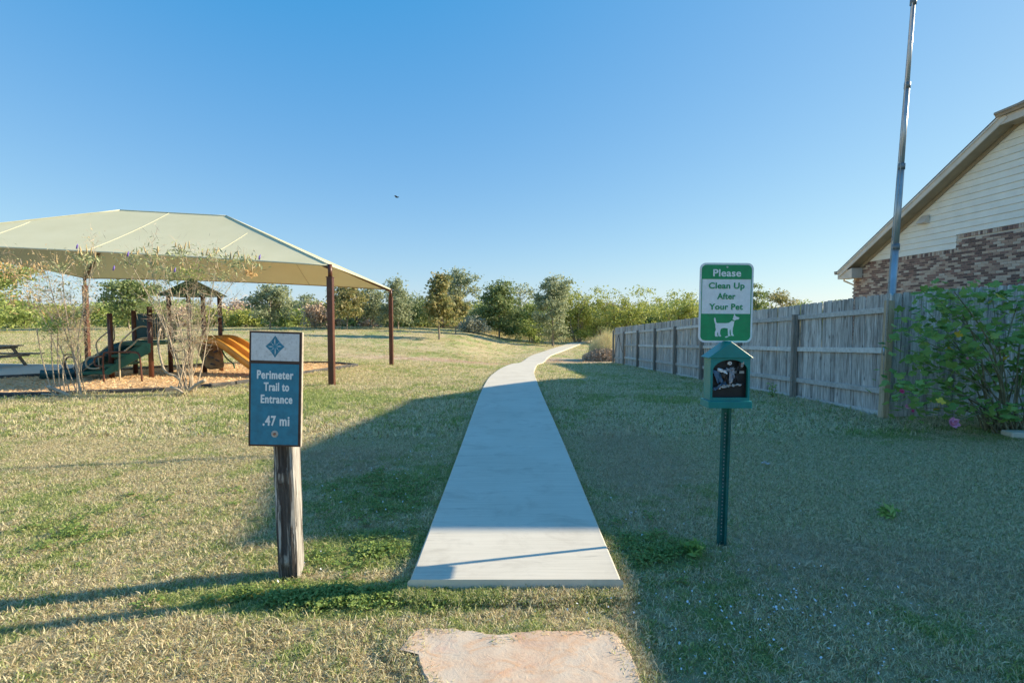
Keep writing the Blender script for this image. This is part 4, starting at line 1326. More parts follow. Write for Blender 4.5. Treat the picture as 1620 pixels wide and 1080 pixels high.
for (args, X, mat, dz) in (((FL, FR, RL, RR), -7.2, 'seam', .004), ((FL, FR, RL, RR), -10.15, 'seam', .004), ((FL, FR, RL, RR), -13.1, 'seam', .004),
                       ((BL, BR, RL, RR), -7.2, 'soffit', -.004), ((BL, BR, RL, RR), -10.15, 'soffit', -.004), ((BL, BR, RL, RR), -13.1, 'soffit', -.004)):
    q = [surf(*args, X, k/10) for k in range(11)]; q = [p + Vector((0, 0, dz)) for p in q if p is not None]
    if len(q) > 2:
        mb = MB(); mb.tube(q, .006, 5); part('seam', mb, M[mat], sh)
# ridge and hip webbing
for a, b_ in ((RL, RR), (FR, RR), (BR, RR), (BL, RL), (FL, RL)):
    mb = MB(); mb.tube([a.lerp(b_, k/10) + Vector((0, 0, .012 )) for k in range(11)], .017 if a is FR or a is BR else .014, 6); part('webbing', mb, M['seam'], sh)
# right edge seam band is bright where it catches the sun
for (tp_, bx__) in ((FR, .17), (BR, .17), (BL, .17), (FL, .17)):
    gx_, gy_ = tp_.x, tp_.y
    gz = tz(gx_, gy_) - .1
    mb = MB(); ht = tp_.z - .28
    mb.box((gx_, gy_, (gz + ht)/2), (.135, .135, ht - gz), bev=.008); part('post', mb, M['brown'], sh)
    mb = MB(); mb.tube([(gx_, gy_, ht - .02), (gx_, gy_, tp_.z + .03)], .05, 14); part('post_neck', mb, M['brown'], sh)
    mb = MB(); mb.box((gx_, gy_, ht + .004), (.155, .155, .02)); part('cap_plate', mb, M['brown'], sh)
# rafters from each post to the ridge
for a, b_ in ((FR, RR), (BR, RR), (BL, RL), (FL, RL)):
    mb = MB(); mb.tube([a + Vector((0, 0, -.06)), b_ + Vector((0, 0, -.09))], .042, 10); part('rafter', mb, M['brown'], sh)
mb = MB(); mb.tube([RL + Vector((0, 0, -.09)), RR + Vector((0, 0, -.09))], .042, 10); part('ridge_beam', mb, M['brown'], sh)

# ------------------------------------------------------------------ play structure
pg = empty('play_structure', (-9.6, 14.2, tz(-9.6, 14.2)), 'green and brown playground climber with roofed tower, steps and a double orange slide', 'play structure')
def gz(x, y): return tz(x, y) + .03
def P2(px, py, Y): return P(px, py, Y)
postdef = [(238, 13.3, 486), (175, 13.1, 497), (213, 14.2, 492), (269, 14.4, 468), (300, 15.3, 468), (323, 14.5, 468), (349, 15.2, 468)]
PP = []
for (px, Y, top_) in postdef:
    x = P(px, 540, Y).x; zt = P(px, top_, Y).z
    PP.append((x, Y, zt))
    mb = MB(); mb.tube([(x, Y, gz(x, Y) - .1), (x, Y, zt)], .060, 14); part('post', mb, M['brown'], pg)
    if top_ > 480:
        mb = MB(); mb.tube([(x, Y, zt), (x, Y, zt + .02)], [.066, .05], 14); part('post_cap', mb, M['brown'], pg)
def deck(name, pts, z, th, mat):
    mb = MB(); mb.prism([(x, y, z) for x, y in pts], (0, 0, 0), (0, 0, -th)); return bevel(part(name, mb, mat, pg), .012, 2)
A = PP
zd = P(238, 541, 13.3).z
deck('deck', [(A[0][0]+.02, A[0][1]-.02), (A[1][0]-.0, A[1][1]+.35), (A[2][0]-.03, A[2][1]+.1), (A[3][0], A[3][1]+.25), (A[3][0]+.03, A[3][1])], zd, .10, M['pgreen'])
zd2 = P(310, 535, 14.8).z
deck('tower_deck', [(A[3][0]-.02, A[3][1]-.03), (A[5][0]+.03, A[5][1]-.03), (A[6][0]+.05, A[6][1]+.03), (A[4][0]-.05, A[4][1]+.05)], zd2, .11, M['pgreen'])
# roof: hip
ap = P(303, 441, 14.8)
e = [P(247, 467, 14.3), P(322, 471, 13.9), P(359, 469, 15.4), P(290, 465, 15.9)]
zz = sum(p.z for p in e)/4
for p in e: p.z = zz
for i in range(4):
    a, b_ = e[i], e[(i+1) % 4]
    mb = MB(); n_ = (b_ - a).cross(ap - a).normalized(); n_ = n_ if n_.z > 0 else -n_
    mb.prism([a, b_, ap], n_*.012, -n_*.012); part('roof_panel', mb, M['roofg'], pg)
    mb = MB(); mb.tube([a, b_], .018, 6); part('eave_trim', mb, M['pgreen'], pg)
    for q in (.33, .66):
        mb = MB(); s_ = a.lerp(b_, q); mb.tube([s_ + n_*.016, s_.lerp(ap, .55) + n_*.016], .010, 5); part('roof_rib', mb, M['roofg'], pg)
# baluster rail between post 0 and post 3
def bal(a, b_, z0, z1, n, mat=M['beige']):
    a = Vector((a[0], a[1], 0)); b_ = Vector((b_[0], b_[1], 0))
    for z in (z0, z1):
        mb = MB(); mb.tube([a + Vector((0, 0, z)), b_ + Vector((0, 0, z))], .018, 8); part('railing_bar', mb, mat, pg)
    for k in range(1, n + 1):
        q = a.lerp(b_, k/(n+1)); mb = MB(); mb.tube([q + Vector((0, 0, z0)), q + Vector((0, 0, z1))], .013, 6); part('baluster', mb, mat, pg)
bal(A[0], A[3], zd + .10, P(240, 491, 13.3).z, 7)
# dark green activity panels behind
def panel(name, a, b_, z0, z1, mat, th=.02, frac=(0, 1)):
    a = Vector((a[0], a[1], 0)); b_ = Vector((b_[0], b_[1], 0)); c_ = a.lerp(b_, frac[0]); d_ = a.lerp(b_, frac[1])
    n_ = (d_ - c_).normalized(); n_ = Vector((-n_.y, n_.x, 0)) * th
    mb = MB(); mb.prism([c_ + Vector((0, 0, z0)), d_ + Vector((0, 0, z0)), d_ + Vector((0, 0, z1 - .08)), d_.lerp(c_, .15) + Vector((0, 0, z1)), c_.lerp(d_, .15) + Vector((0, 0, z1)), c_ + Vector((0, 0, z1 - .08))], n_, -n_)
    return part(name, mb, mat, pg)
panel('play_panel', (A[2][0], A[2][1]), (A[2][0]+.62, A[2][1]+.35), zd + .02, P(220, 496, 14.2).z, M['teal'], .02)
panel('play_panel', (A[2][0]+.68, A[2][1]+.4), (A[3][0], A[3][1]+.3), zd + .05, zd + .62, M['pgreen'], .02)
# counting beads on the low panel
# stairs: three green treads climbing to the deck
def tread(pl, pr, d, th=.07):
    """front-left, front-right points of the tread; depth vector"""
    mb = MB(); d = Vector(d); mb.prism([pl, pr, pr + d, pl + d], (0, 0, 0), (0, 0, -th)); bevel(part('step', mb, M['pgreen'], pg), .01, 2)
tread(P(124, 589, 12.6), P(163, 587, 12.75), (-.15, .8, 0))
tread(P(158, 577, 12.75), P(194, 575, 12.9), (-.15, .8, 0))
tread(P(176, 561, 12.9), P(214, 560, 13.1), (-.15, .7, 0))
for k, (yy, off_) in enumerate(((12.74, 0), (13.45, 0))):
    mb = MB()
    pts_ = [P(158, 592, yy), P(174, 592, yy), P(238, 557, yy), P(238, 543, yy), P(229, 543, yy)]
    if k: pts_ = [p + Vector((-.12, 0, 0)) for p in pts_]
    mb.prism(pts_, (0, -.012, 0), (0, .012, 0)); part('stair_side', mb, M['pgreen'], pg)
# handrails
def pipe(pts, r_, mat, name='handrail', n=10, sm=4):
    q = crpts(pts, sm); mb = MB(); mb.tube(q, r_, n); return part(name, mb, mat, pg)
Y1, Y2 = 12.6, 13.3
pipe([P(190, 602, Y1), P(189, 560, Y1), P(190, 545, Y1), P(197, 535, Y1), P(214, 520, 12.9), P(226, 516, 13.2), P(236, 518, 13.3)], .019, M['beige'])
pipe([P(196, 556, Y1), P(210, 545, 12.8), P(220, 536, 13.1), P(236, 534, 13.3)], .019, M['beige'])
pipe([P(158, 606, Y2), P(156, 565, Y2), P(152, 545, Y2), P(157, 536, Y2), P(168, 527, Y2), P(181, 518, Y2)], .018, M['beige'])
pipe([P(154, 562, Y2), P(165, 552, Y2), P(178, 541, Y2), P(181, 535, Y2), P(180, 520, Y2)], .018, M['beige'])
# curved pale grab loop
pipe([P(160, 564, 12.8), P(145, 564, 12.8), P(138, 568, 12.8), P(136, 575, 12.8), P(139, 581, 12.8), P(147, 583, 12.8), P(158, 582, 12.8)], .022, M['beige'], 'grab_loop')
pipe([P(163, 562, 12.4), P(152, 565, 12.4), P(149, 572, 12.4), P(152, 578, 12.4), P(163, 579, 12.4)], .02, M['brown'], 'grab_loop')
# brown hoop rail in front of the stairs
hp = [P(165, 608, 12.3), P(163, 575, 12.3), P(164, 560, 12.3), P(168, 557, 12.3), P(195, 556.5, 12.35), P(214, 557, 12.4), P(220, 561, 12.4), P(222, 570, 12.4), P(225, 606, 12.4)]
pipe(hp, .021, M['brown'], 'hoop_rail')
pipe([P(120, 598, 13.0), P(119, 572, 13.0), P(117, 566, 13.0), P(110, 564, 13.0), P(104, 569, 13.0), P(103, 580, 13.0), P(108, 586, 13.0)], .02, M['brown'], 'hoop_rail')
pipe([P(101, 596, 13.3), P(100, 570, 13.3), P(104, 561, 13.3), P(114, 561, 13.3), P(119, 562, 13.3)], .016, M['brown'], 'hoop_rail')
# slide chute builder
def chute(name, ctr, wdt, wall, mat, side, lanes=1, th=.025, cols=None):
    """ctr: list of centre points; side: horizontal unit vector across"""
    side = Vector(side).normalized(); mb = MB()
    prof = []
    lw = wdt / lanes
    for l in range(lanes):
        o_ = -wdt/2 + lw*l
        for a_, h in ((0, wall), (.04, wall + .012), (.08, wall - .02), (.14, .03), (.3, 0), (.7, 0), (.86, .03), (.92, wall - .02), (.96, wall + .012)):
            prof.append((o_ + a_*lw, h))
    prof.append((wdt/2, wall))
    q = crpts(ctr, 5); k = len(prof); vs = []
    for i, p in enumerate(q):
        tng = (q[min(i+1, len(q)-1)] - q[max(i-1, 0)]).normalized(); up = side.cross(tng).normalized()
        if up.z < 0: up = -up
        for a_, h in prof: vs.append(p + side*a_ + up*h)
        vs.append(p + side*(wdt/2) - up*.05); vs.append(p - side*(wdt/2) - up*.05)
    kk = k + 2
    fs = [(i*kk+j, i*kk+(j+1) % kk, (i+1)*kk+(j+1) % kk, (i+1)*kk+j) for i in range(len(q)-1) for j in range(kk)]
    mb.add(vs, fs, 0, True)
    mb.add(vs[:kk], [tuple(range(kk))]); mb.add(vs[-kk:], [tuple(range(kk))])
    return part(name, mb, mat, pg)
sd = Vector((.18, 1, 0))
cz_ = [P(322, 541, 14.9), P(335, 538, 14.9), P(352, 539, 14.8), P(368, 546, 14.6), P(386, 559, 14.35), P(405, 573, 14.1), P(424, 585, 13.9), P(440, 590, 13.75), P(452, 590, 13.6)]
chute('double_slide', cz_, .95, .13, M['orange'], sd, 2)
tl = [P(226, 548, 14.0), P(212, 549, 13.95), P(196, 553, 13.85), P(176, 564, 13.7), P(156, 576, 13.5), P(132, 590, 13.3), P(112, 594, 13.15), P(92, 595, 13.0), P(80, 594, 12.95)]
chute('teal_slide', tl, .55, .17, M['teal'], (.12, 1, 0), 1)
deck('transfer_platform', [(P(104, 600, 12.5).x, 12.5), (P(128, 600, 12.5).x, 12.5), (P(128, 600, 13.1).x, 13.1), (P(104, 600, 13.1).x, 13.1)], P(110, 600, 12.5).z, .07, M['teal'])
# climbing wall with holds
a, b_ = P(312, 545, 14.55), P(347, 543, 15.1)
c_, d_ = P(353, 580, 14.6), P(327, 581, 14.0)
mb = MB(); n_ = (b_ - a).cross(c_ - a).normalized()
out_ = crpts([P(309, 543, 14.5), P(330, 541, 14.8), P(347, 543, 15.1), P(350, 560, 14.9), P(354, 580, 14.65), P(341, 583, 14.4), P(328, 582, 14.2), P(318, 566, 14.35), P(309, 543, 14.5)], 3)[:-1]
mb.prism(out_, n_*.02, -n_*.02); part('climbing_wall', mb, M['olive'], pg)
for (px, py, w_) in ((330, 546, 9), (341, 556, 8), (334, 565, 9), (344, 570, 7), (337, 576, 8)):
    mb = MB(); q = P(px, py, 14.35 if py < 560 else 14.2); mb.box(q, (w_*.018, .05, .05), Euler((0, R(random.uniform(-30, 30)), 0)), bev=.015); part('climbing_hold', mb, M['border'] if py > 550 else M['beige'], pg)
pipe([P(350, 545, 15.0), P(353, 558, 14.9), P(360, 568, 14.8), P(369, 575, 14.7), P(371, 582, 14.6)], .02, M['pgreen'], 'curved_rail')
# loop ladder rungs left of the tower
for (py, w0, w1) in ((553, 274, 290), (566, 275, 304), (578, 274, 292)):
    pipe([P(w0, py, 14.6), P((w0+w1)/2, py + 3, 14.5), P(w1, py, 14.7)], .018, M['beige'] if py == 566 else M['pgreen'], 'ladder_rung')
# blue top rail and handholds on the tower
pipe([P(330, 500, 14.6), P(338, 498, 14.5), P(350, 502, 15.1)], .022, M['teal'], 'tower_rail')
pipe([P(330, 500, 14.6), P(330, 512, 14.6), P(331, 525, 14.6)], .016, M['pgreen'], 'tower_rail')
pipe([P(352, 500, 15.2), P(353, 515, 15.2), P(353, 524, 15.2)], .016, M['pgreen'], 'tower_rail')
pipe([P(300, 537, 14.7), P(312, 535, 14.6), P(326, 536, 14.5)], .03, M['teal'], 'slide_sill')
bench_z = P(300, 575, 14.6)
mb = MB(); mb.tube([P(304, 590, 14.2), P(304, 560, 14.2)], .025, 8); part('rung_post', mb, M['beige'], pg)

# ------------------------------------------------------------------ picnic table
tb = Vector((P(2, 585, 15.8).x, 15.8, tz(P(2, 585, 15.8).x, 15.8) + .05))
tbl = empty('picnic_table', tb, 'weathered grey picnic table at the left on a concrete pad', 'picnic table')
for k in range(5):
    mb = MB(); mb.box((tb.x - .55, tb.y - .30 + .15*k, tb.z + .66), (1.9, .14, .038), bev=.004); part('top_plank', mb, M['tabwood'], tbl)
for s_ in (-1, 1):
    for k in range(2):
        mb = MB(); mb.box((tb.x - .45, tb.y + s_*.66 + (k-.5)*.14, tb.z + .38), (2.2, .13, .038), bev=.004); part('bench_plank', mb, M['tabwood'], tbl)
for xx in (.15, -1.2):
    for s_ in (-1, 1):
        mb = MB(); mb.prism([(tb.x + xx, tb.y + s_*.70, tb.z), (tb.x + xx, tb.y + s_*.60, tb.z), (tb.x + xx, tb.y + s_*.16, tb.z + .64), (tb.x + xx, tb.y + s_*.26, tb.z + .64)], (-.02, 0, 0), (.02, 0, 0)); part('leg', mb, M['tabwood'], tbl)
    mb = MB(); mb.box((tb.x + xx + .04, tb.y, tb.z + .34), (.036, 1.5, .09)); part('cross_beam', mb, M['tabwood'], tbl)
    mb = MB(); mb.box((tb.x + xx + .04, tb.y, tb.z + .61), (.036, .72, .08)); part('cross_beam', mb, M['tabwood'], tbl)

# ------------------------------------------------------------------ vegetation generators
def rotv(v, ax, a): return Matrix.Rotation(a, 3, ax) @ v
def leafset(cen, rng, size, ratio=.45, flat=.0, droop=0.0, elong=False):
    n = len(cen)
    L = size * rng.uniform(.6, 1.35, n)
    a = rdir(n, rng)
    if flat: a[:, 2] *= (1 - flat); a /= np.linalg.norm(a, axis=1)[:, None]
    if droop: a[:, 2] -= droop; a /= np.linalg.norm(a, axis=1)[:, None]
    b = np.cross(a, rdir(n, rng)); b /= (np.linalg.norm(b, axis=1)[:, None] + 1e-9)
    return a * L[:, None], b * (L * ratio)[:, None]
def branch(mb, p, d, L, r, rg, tips, depth, wob=.25, up=.15, split=3, ang=38, n=5, shrink=.62):
    pts = [p]; q = p.copy(); seg = 4
    for k in range(seg):
        d = (d + Vector((rg.uniform(-wob, wob), rg.uniform(-wob, wob), rg.uniform(-wob, wob) + up)) * .5).normalized()
        q = q + d * (L / seg); pts.append(q.copy())
        if depth <= 1: tips.append(q.copy())
    mb.tube(pts, [r * (1 - .55 * k / seg) for k in range(seg + 1)], n, cap=False)
    if depth > 0:
        for k in range(split):
            t_ = rg.uniform(.4, 1.0); i = min(seg, max(1, int(t_ * seg)))
            ax_2 = rdir(1, np.random.default_rng(rg.randrange(1 << 30)))[0]
            dd = rotv(d, Vector(ax_2), R(rg.uniform(ang*.5, ang*1.4))).normalized()
            branch(mb, pts[i], dd, L * shrink * rg.uniform(.8, 1.2), r * .5, rg, tips, depth - 1, wob, up, split, ang, max(3, n - 1), shrink)
def tree(name, label, cat, px, base_py, Y, top_py, wpx, leafm, seed, form='round', trunk=.22, nleaf=5000, lsize=.10, barkm='bark', clump=.30, group=None, dens=1.0, lean=0, sparse=0.0):
    """crown fills the outline seen in the photograph, at distance Y and real size"""
    rg = random.Random(seed); rn = np.random.default_rng(seed)
    b0 = P(px, base_py, Y); x = b0.x; zb = tz(x, Y)
    zt = P(px, top_py, Y).z; H = zt - zb; Wd = wpx * Y / 800.0
    root = empty(name, (x, Y, zb), label, cat, group)
    mb = MB(); tips = []
    tr = trunk * H
    r0 = max(.05, H * .018)
    pts = [Vector((x, Y, zb - .1))]; d = Vector((lean, 0, 1))
    if form in ('round', 'cone', 'oak'):
        for k in range(1, 9):
            pts.append(pts[-1] + (d + Vector((rg.uniform(-.1, .1), rg.uniform(-.1, .1), 0))).normalized() * (H * .82 / 8))
        mb.tube(pts, [r0 * (1 - .085 * k) for k in range(9)], 7, cap=False)
        nb = 16
        for k in range(nb):
            f = trunk + (.88 - trunk) * k / nb; i = f / .82 * 8; i0 = min(7, int(i)); p = pts[i0].lerp(pts[i0 + 1], min(1, i - i0))
            a = k * 2.4 + rg.uniform(-.4, .4)
            if form == 'cone': ww = .5 * Wd * (1.05 - f) * 1.25
            else: ww = .5 * Wd * math.sin(math.pi * min(1, max(.08, (f - trunk) / (1 - trunk) * .8 + .2))) ** .7
            dd = Vector((math.cos(a), math.sin(a), rg.uniform(.25, .8))).normalized()
            branch(mb, p, dd, ww * .8, r0 * .4, rg, tips, 1, .3, .1, 3, 40, 4, .5)
    else:   # multi stem shrubby / willowy
        ns = 7
        for k in range(ns):
            a = k * 2 * math.pi / ns + rg.uniform(-.4, .4); sp_ = rg.uniform(.15, .6) * min(1.0, Wd / H)
            dd = Vector((math.cos(a) * sp_, math.sin(a) * sp_, 1)).normalized()
            branch(mb, Vector((x + rg.uniform(-.15, .15)*Wd*.5, Y + rg.uniform(-.2, .2), zb - .05)), dd, H * .62, r0 * .6, rg, tips, 2, .28, .12, 3, 30, 5, .52)
    part('trunk', mb, M[barkm], root)
    T = np.array([tuple(p) for p in tips])
    # sub clumps: tips plus random shell clumps inside the envelope
    env = []
    nc = int(90 * dens)
    lobes = []
    nl = rg.randint(11, 17)
    for k in range(nc + nl):
        if k >= nl and rg.random() < .72:
            lx, ly, lz = lobes[rg.randrange(nl)]
            e_ = (lx + rg.gauss(0, .10 * Wd), ly + rg.gauss(0, .10 * Wd), min(zt + .1, lz + rg.gauss(0, .07 * H)))
            if e_[2] > zb + trunk * .7 * H: env.append(e_)
            continue
        f = rg.uniform(trunk * .9, 1.0)
        g = (f - trunk * .8) / (1 - trunk * .8)
        if form == 'cone': w_ = (1.02 - g) ** .8
        elif form == 'low': w_ = math.sqrt(max(.05, 1 - g * g))
        elif form == 'fan': w_ = .45 + .55 * math.sin(min(1, g * 1.15) * math.pi * .62)
        else: w_ = math.sin(math.pi * (g * .86 + .12)) ** .65
        a = rg.uniform(0, 6.28); rr = .5 * Wd * w_ * rg.uniform(.25, 1.0) ** .6
        if k < nl: rr = .5 * Wd * w_ * rg.uniform(.55, 1.12)
        e_ = (x + lean * f * H + rr * math.cos(a), Y + rr * math.sin(a) * .8, zb + f * H)
        if k < nl: lobes.append(e_)
        env.append(e_)
    E_ = np.array(env)
    cl_ = np.concatenate([T[rn.integers(0, len(T), max(1, int(nc*.8)))], E_])
    # keep tips inside the envelope
    keep = (np.abs(cl_[:, 0] - x) < Wd * .62) & (cl_[:, 2] < zt) & (cl_[:, 2] > zb + trunk * H * .7)
    cl_ = cl_[keep]
    wts = rn.uniform(.15, 1, len(cl_)) ** (1 + sparse); wts /= wts.sum()
    idx_ = rn.choice(len(cl_), nleaf, p=wts)
    cen = cl_[idx_] + rn.normal(0, 1, (nleaf, 3)) * clump * np.array([1, 1, .62]) * rn.uniform(.35, 1.15, nleaf)[:, None] * min(1.4, Wd / 3.4)
    cen = cen[cen[:, 2] > tz(x, Y) + .03]
    axv, byv = leafset(cen, rn, lsize, .5)
    o = quads('crown', cen, axv, byv, M[leafm], root, org=root.location)
    return root

# --- far tree line (left to right) ---
TR = 'trees and shrubs along the far edge of the lawn'
tl_ = [
 # name, label, cat, px, base, Y, top, width, leaf, seed, form, trunk, n, lsize, kwargs
 ('green_tree', 'dense mid green tree half cut by the left photo edge behind the picnic table', 'tree', -20, 520, 34, 408, 130, 'l_mid', 31, 'round', .1, 9000, .12, {}),
 ('dark_tree', 'dark feathery tree behind the brown post on the left', 'tree', 205, 522, 40, 446, 100, 'l_dark', 32, 'round', .22, 5200, .12, dict(sparse=1)),
 ('small_dark_tree', 'rounded grey green tree with a pale trunk between the tower and the trail sign', 'tree', 427, 518, 40, 452, 62, 'l_grey', 33, 'round', .2, 5200, .11, {}),
 ('thin_tree', 'thin pale topped tree rising over the hedge left of the big brown post', 'tree', 486, 521, 50, 466, 42, 'l_grey', 34, 'round', .35, 1500, .11, dict(sparse=1.5)),
 ('twiggy_bush', 'bare brown twiggy bush at the left foot of the near brown post', 'bush', 505, 522, 44, 482, 62, 'l_brown', 35, 'low', .02, 4200, .10, {}),
 ('spotted_tree', 'loose yellow flecked tree with a white trunk between the two right canopy posts', 'tree', 549, 524, 42, 452, 68, 'l_yel', 36, 'oak', .28, 3600, .13, dict(sparse=.8)),
 ('spotted_tree', 'light yellow green tree just left of the far canopy post', 'tree', 590, 526, 46, 455, 58, 'l_grey', 37, 'oak', .2, 3600, .12, dict(sparse=.8)),
 ('upright_tree', 'upright grey green tree right behind the top of the far canopy post', 'tree', 630, 527, 44, 442, 58, 'l_grey', 38, 'cone', .2, 5200, .11, {}),
 ('dark_bush', 'dark broad bush filling the gap behind the far canopy post', 'bush', 655, 530, 52, 468, 70, 'l_dark', 39, 'low', .05, 5200, .12, {}),
 ('young_oak', 'young oak with yellowing leaves and a bare pale trunk standing out on the lawn', 'tree', 695, 538, 36, 434, 62, 'l_yel', 40, 'cone', .30, 3900, .13, dict(dens=1.2)),
 ('tall_airy_tree', 'tallest airy grey tree rising behind the two young oaks', 'tree', 728, 530, 50, 427, 60, 'l_grey', 41, 'oak', .30, 4600, .12, dict(sparse=.8)),
 ('young_oak', 'smaller golden leaved oak just right of the young oak on the lawn', 'tree', 721, 531, 42, 468, 38, 'l_yel', 42, 'round', .34, 2300, .13, {}),
 ('silver_bush', 'silvery grey round bush at the foot of the dark trees', 'bush', 748, 532, 46, 500, 44, 'l_silver', 43, 'low', .02, 4200, .09, {}),
 ('big_dark_tree', 'big dark green tree left of the sparse one in the middle distance', 'tree', 790, 533, 48, 447, 68, 'l_dark', 44, 'round', .12, 8200, .12, {}),
 ('sparse_tree', 'see-through sparse tree with few leaves against the sky', 'tree', 826, 530, 56, 449, 52, 'l_grey', 45, 'oak', .35, 1100, .12, dict(sparse=1.5)),
 ('olive_bush', 'olive green arching bush below the sparse tree', 'bush', 842, 534, 47, 482, 66, 'l_mid', 46, 'low', .04, 6000, .10, {}),
 ('dark_evergreen', 'dense grey green evergreen on a short trunk beside the far bend of the path', 'tree', 875, 538, 44, 439, 62, 'l_grey', 47, 'round', .10, 9500, .10, {}),
 ('lime_tree', 'bright lime green feathery tree right of the dense evergreen', 'tree', 914, 533, 50, 446, 68, 'l_lime', 48, 'fan', .08, 9000, .10, {}),
 ('willowy_tree', 'wide willowy olive tree above the far end of the fence', 'tree', 985, 530, 50, 452, 92, 'l_lime', 49, 'fan', .25, 5600, .11, dict(sparse=.6)),
 ('willowy_tree', 'pale wispy tree between the willowy one and the dog sign', 'tree', 1072, 526, 52, 464, 70, 'l_lime', 50, 'fan', .2, 4200, .11, dict(sparse=.6)),
 ('dark_tree', 'dark tree peeking out at the right side of the dog sign', 'tree', 1196, 520, 46, 448, 44, 'l_dark', 51, 'round', .2, 4600, .11, {}),
 ('gold_green_tree', 'golden green rounded tree top above the fence between dog sign and house', 'tree', 1232, 520, 50, 462, 62, 'l_yel', 52, 'round', .2, 4600, .11, {}),
]
for (nm, lb, ct, px, bp, Y, tp_, w_, lf, sd_, fm, tk, n_, ls, kw) in tl_:
    tree(nm, lb, ct, px, bp, Y, tp_, w_, lf, sd_, fm, tk, n_, ls, **kw)
# continuous hedge on the left and filler bushes
hedge = [
 (38, 521, 42, 478, 70, 'l_mid'), (88, 520, 46, 486, 80, 'l_lime'), (150, 520, 46, 484, 80, 'l_mid'), (235, 519, 46, 490, 70, 'l_lime'), (290, 518, 48, 488, 70, 'l_brown'),
 (335, 518, 46, 488, 66, 'l_lime'), (372, 517, 50, 479, 70, 'l_brown'), (392, 518, 46, 492, 60, 'l_lime'), (460, 520, 47, 490, 56, 'l_mid'), (470, 520, 52, 494, 50, 'l_dark'),
 (535, 526, 50, 492, 60, 'l_mid'), (570, 527, 50, 495, 54, 'l_brown'), (612, 529, 52, 490, 60, 'l_mid'), (668, 531, 54, 496, 60, 'l_mid'), (700, 532, 56, 498, 60, 'l_brown'),
 (762, 533, 54, 490, 60, 'l_dark'), (815, 534, 54, 492, 56, 'l_dark'), (900, 534, 58, 494, 60, 'l_dark'), (948, 532, 56, 490, 60, 'l_dark'), (1005, 530, 58, 492, 70, 'l_dark'), (965, 530, 60, 482, 50, 'l_brown'),
 (1045, 528, 58, 490, 60, 'l_mid'), (-40, 524, 46, 484, 90, 'l_mid'), (1110, 525, 60, 490, 80, 'l_mid'), (1270, 520, 60, 478, 60, 'l_mid')]
desc = {'l_mid': 'mid green', 'l_lime': 'bright green', 'l_brown': 'leafless brown', 'l_dark': 'dark green'}
where = ['behind the left leaning shrub', 'between the left shrub and canopy post', 'right of the back left canopy post', 'behind the balustrade of the climber', 'seen through the roofed tower',
         'just right of the roofed tower', 'poking over the hedge right of the tower', 'low between tower and rounded tree', 'right of the rounded tree', 'in the shadow right of the rounded tree',
         'right of the near canopy post', 'low right of the white trunk', 'at the far canopy post foot', 'behind the left oak', 'between the two oaks',
         'behind the silvery bush', 'below the big dark tree, right side', 'behind the lime tree foot', 'at the far end of the path', 'behind the end of the fence', 'standing tall at the bend of the path',
         'under the wispy tree above the fence', 'at the far left photo edge', 'hidden low behind the dog sign', 'behind the house eave']
for k, ((px, bp, Y, tp_, w_, lf), wh) in enumerate(zip(hedge, where)):
    tree('bush', '%s bush in the far thicket %s' % (desc[lf], wh), 'bush', px, bp, Y, tp_, w_, lf, 100 + k, 'low', .01, 3600, .12, clump=.34)
# background thicket, one mass
rn = np.random.default_rng(77); cen = []; 
for px in np.arange(-200, 1420, 9):
    Y = rn.uniform(58, 66); tpv = 484 + rn.normal(0, 4) + 6 * math.sin(px * .021) + 4 * math.sin(px * .063)
    p = P(px, tpv, Y); zb = tz(p.x, Y)
    m_ = 300
    z_ = zb + (p.z - zb) * rn.uniform(0, 1, m_) ** .8
    cen.append(np.stack([p.x + rn.normal(0, .8, m_), Y + rn.normal(0, 1.2, m_), z_], 1))
cen = np.concatenate(cen); a_, b_ = leafset(cen, rn, .17, .5)
tag(quads('far_thicket', cen, a_, b_, M['l_mid']), 'continuous low green thicket behind the tree line', 'thicket', kind='stuff')
cen[:, 1] += 3; sel = rn.uniform(size=len(cen)) < .5
a_, b_ = leafset(cen[sel], rn, .2, .5)
tag(quads('far_brush', cen[sel], a_, b_, M['l_dark']), 'dark brush filling the back of the thicket', 'brush', kind='stuff')
# low grass fringe under the tree line
rn = np.random.default_rng(78); cen = []
for k in range(5200):
    px = rn.uniform(760, 1010); Y = rn.uniform(50, 60); x = P(px, 530, Y).x
    cen.append((x, Y, tz(x, Y) + rn.uniform(.05, .35)))
cen = np.array(cen); n = len(cen)
a_ = np.stack([rn.normal(0, .05, n), rn.normal(0, .05, n), rn.uniform(.1, .3, n)], 1); b_ = np.stack([rn.uniform(.01, .03, n), np.zeros(n), np.zeros(n)], 1)
tag(quads('meadow_fringe', cen, a_, b_, M['straw']), 'strip of tall straw coloured grass at the foot of the far trees', 'tall grass', kind='stuff')
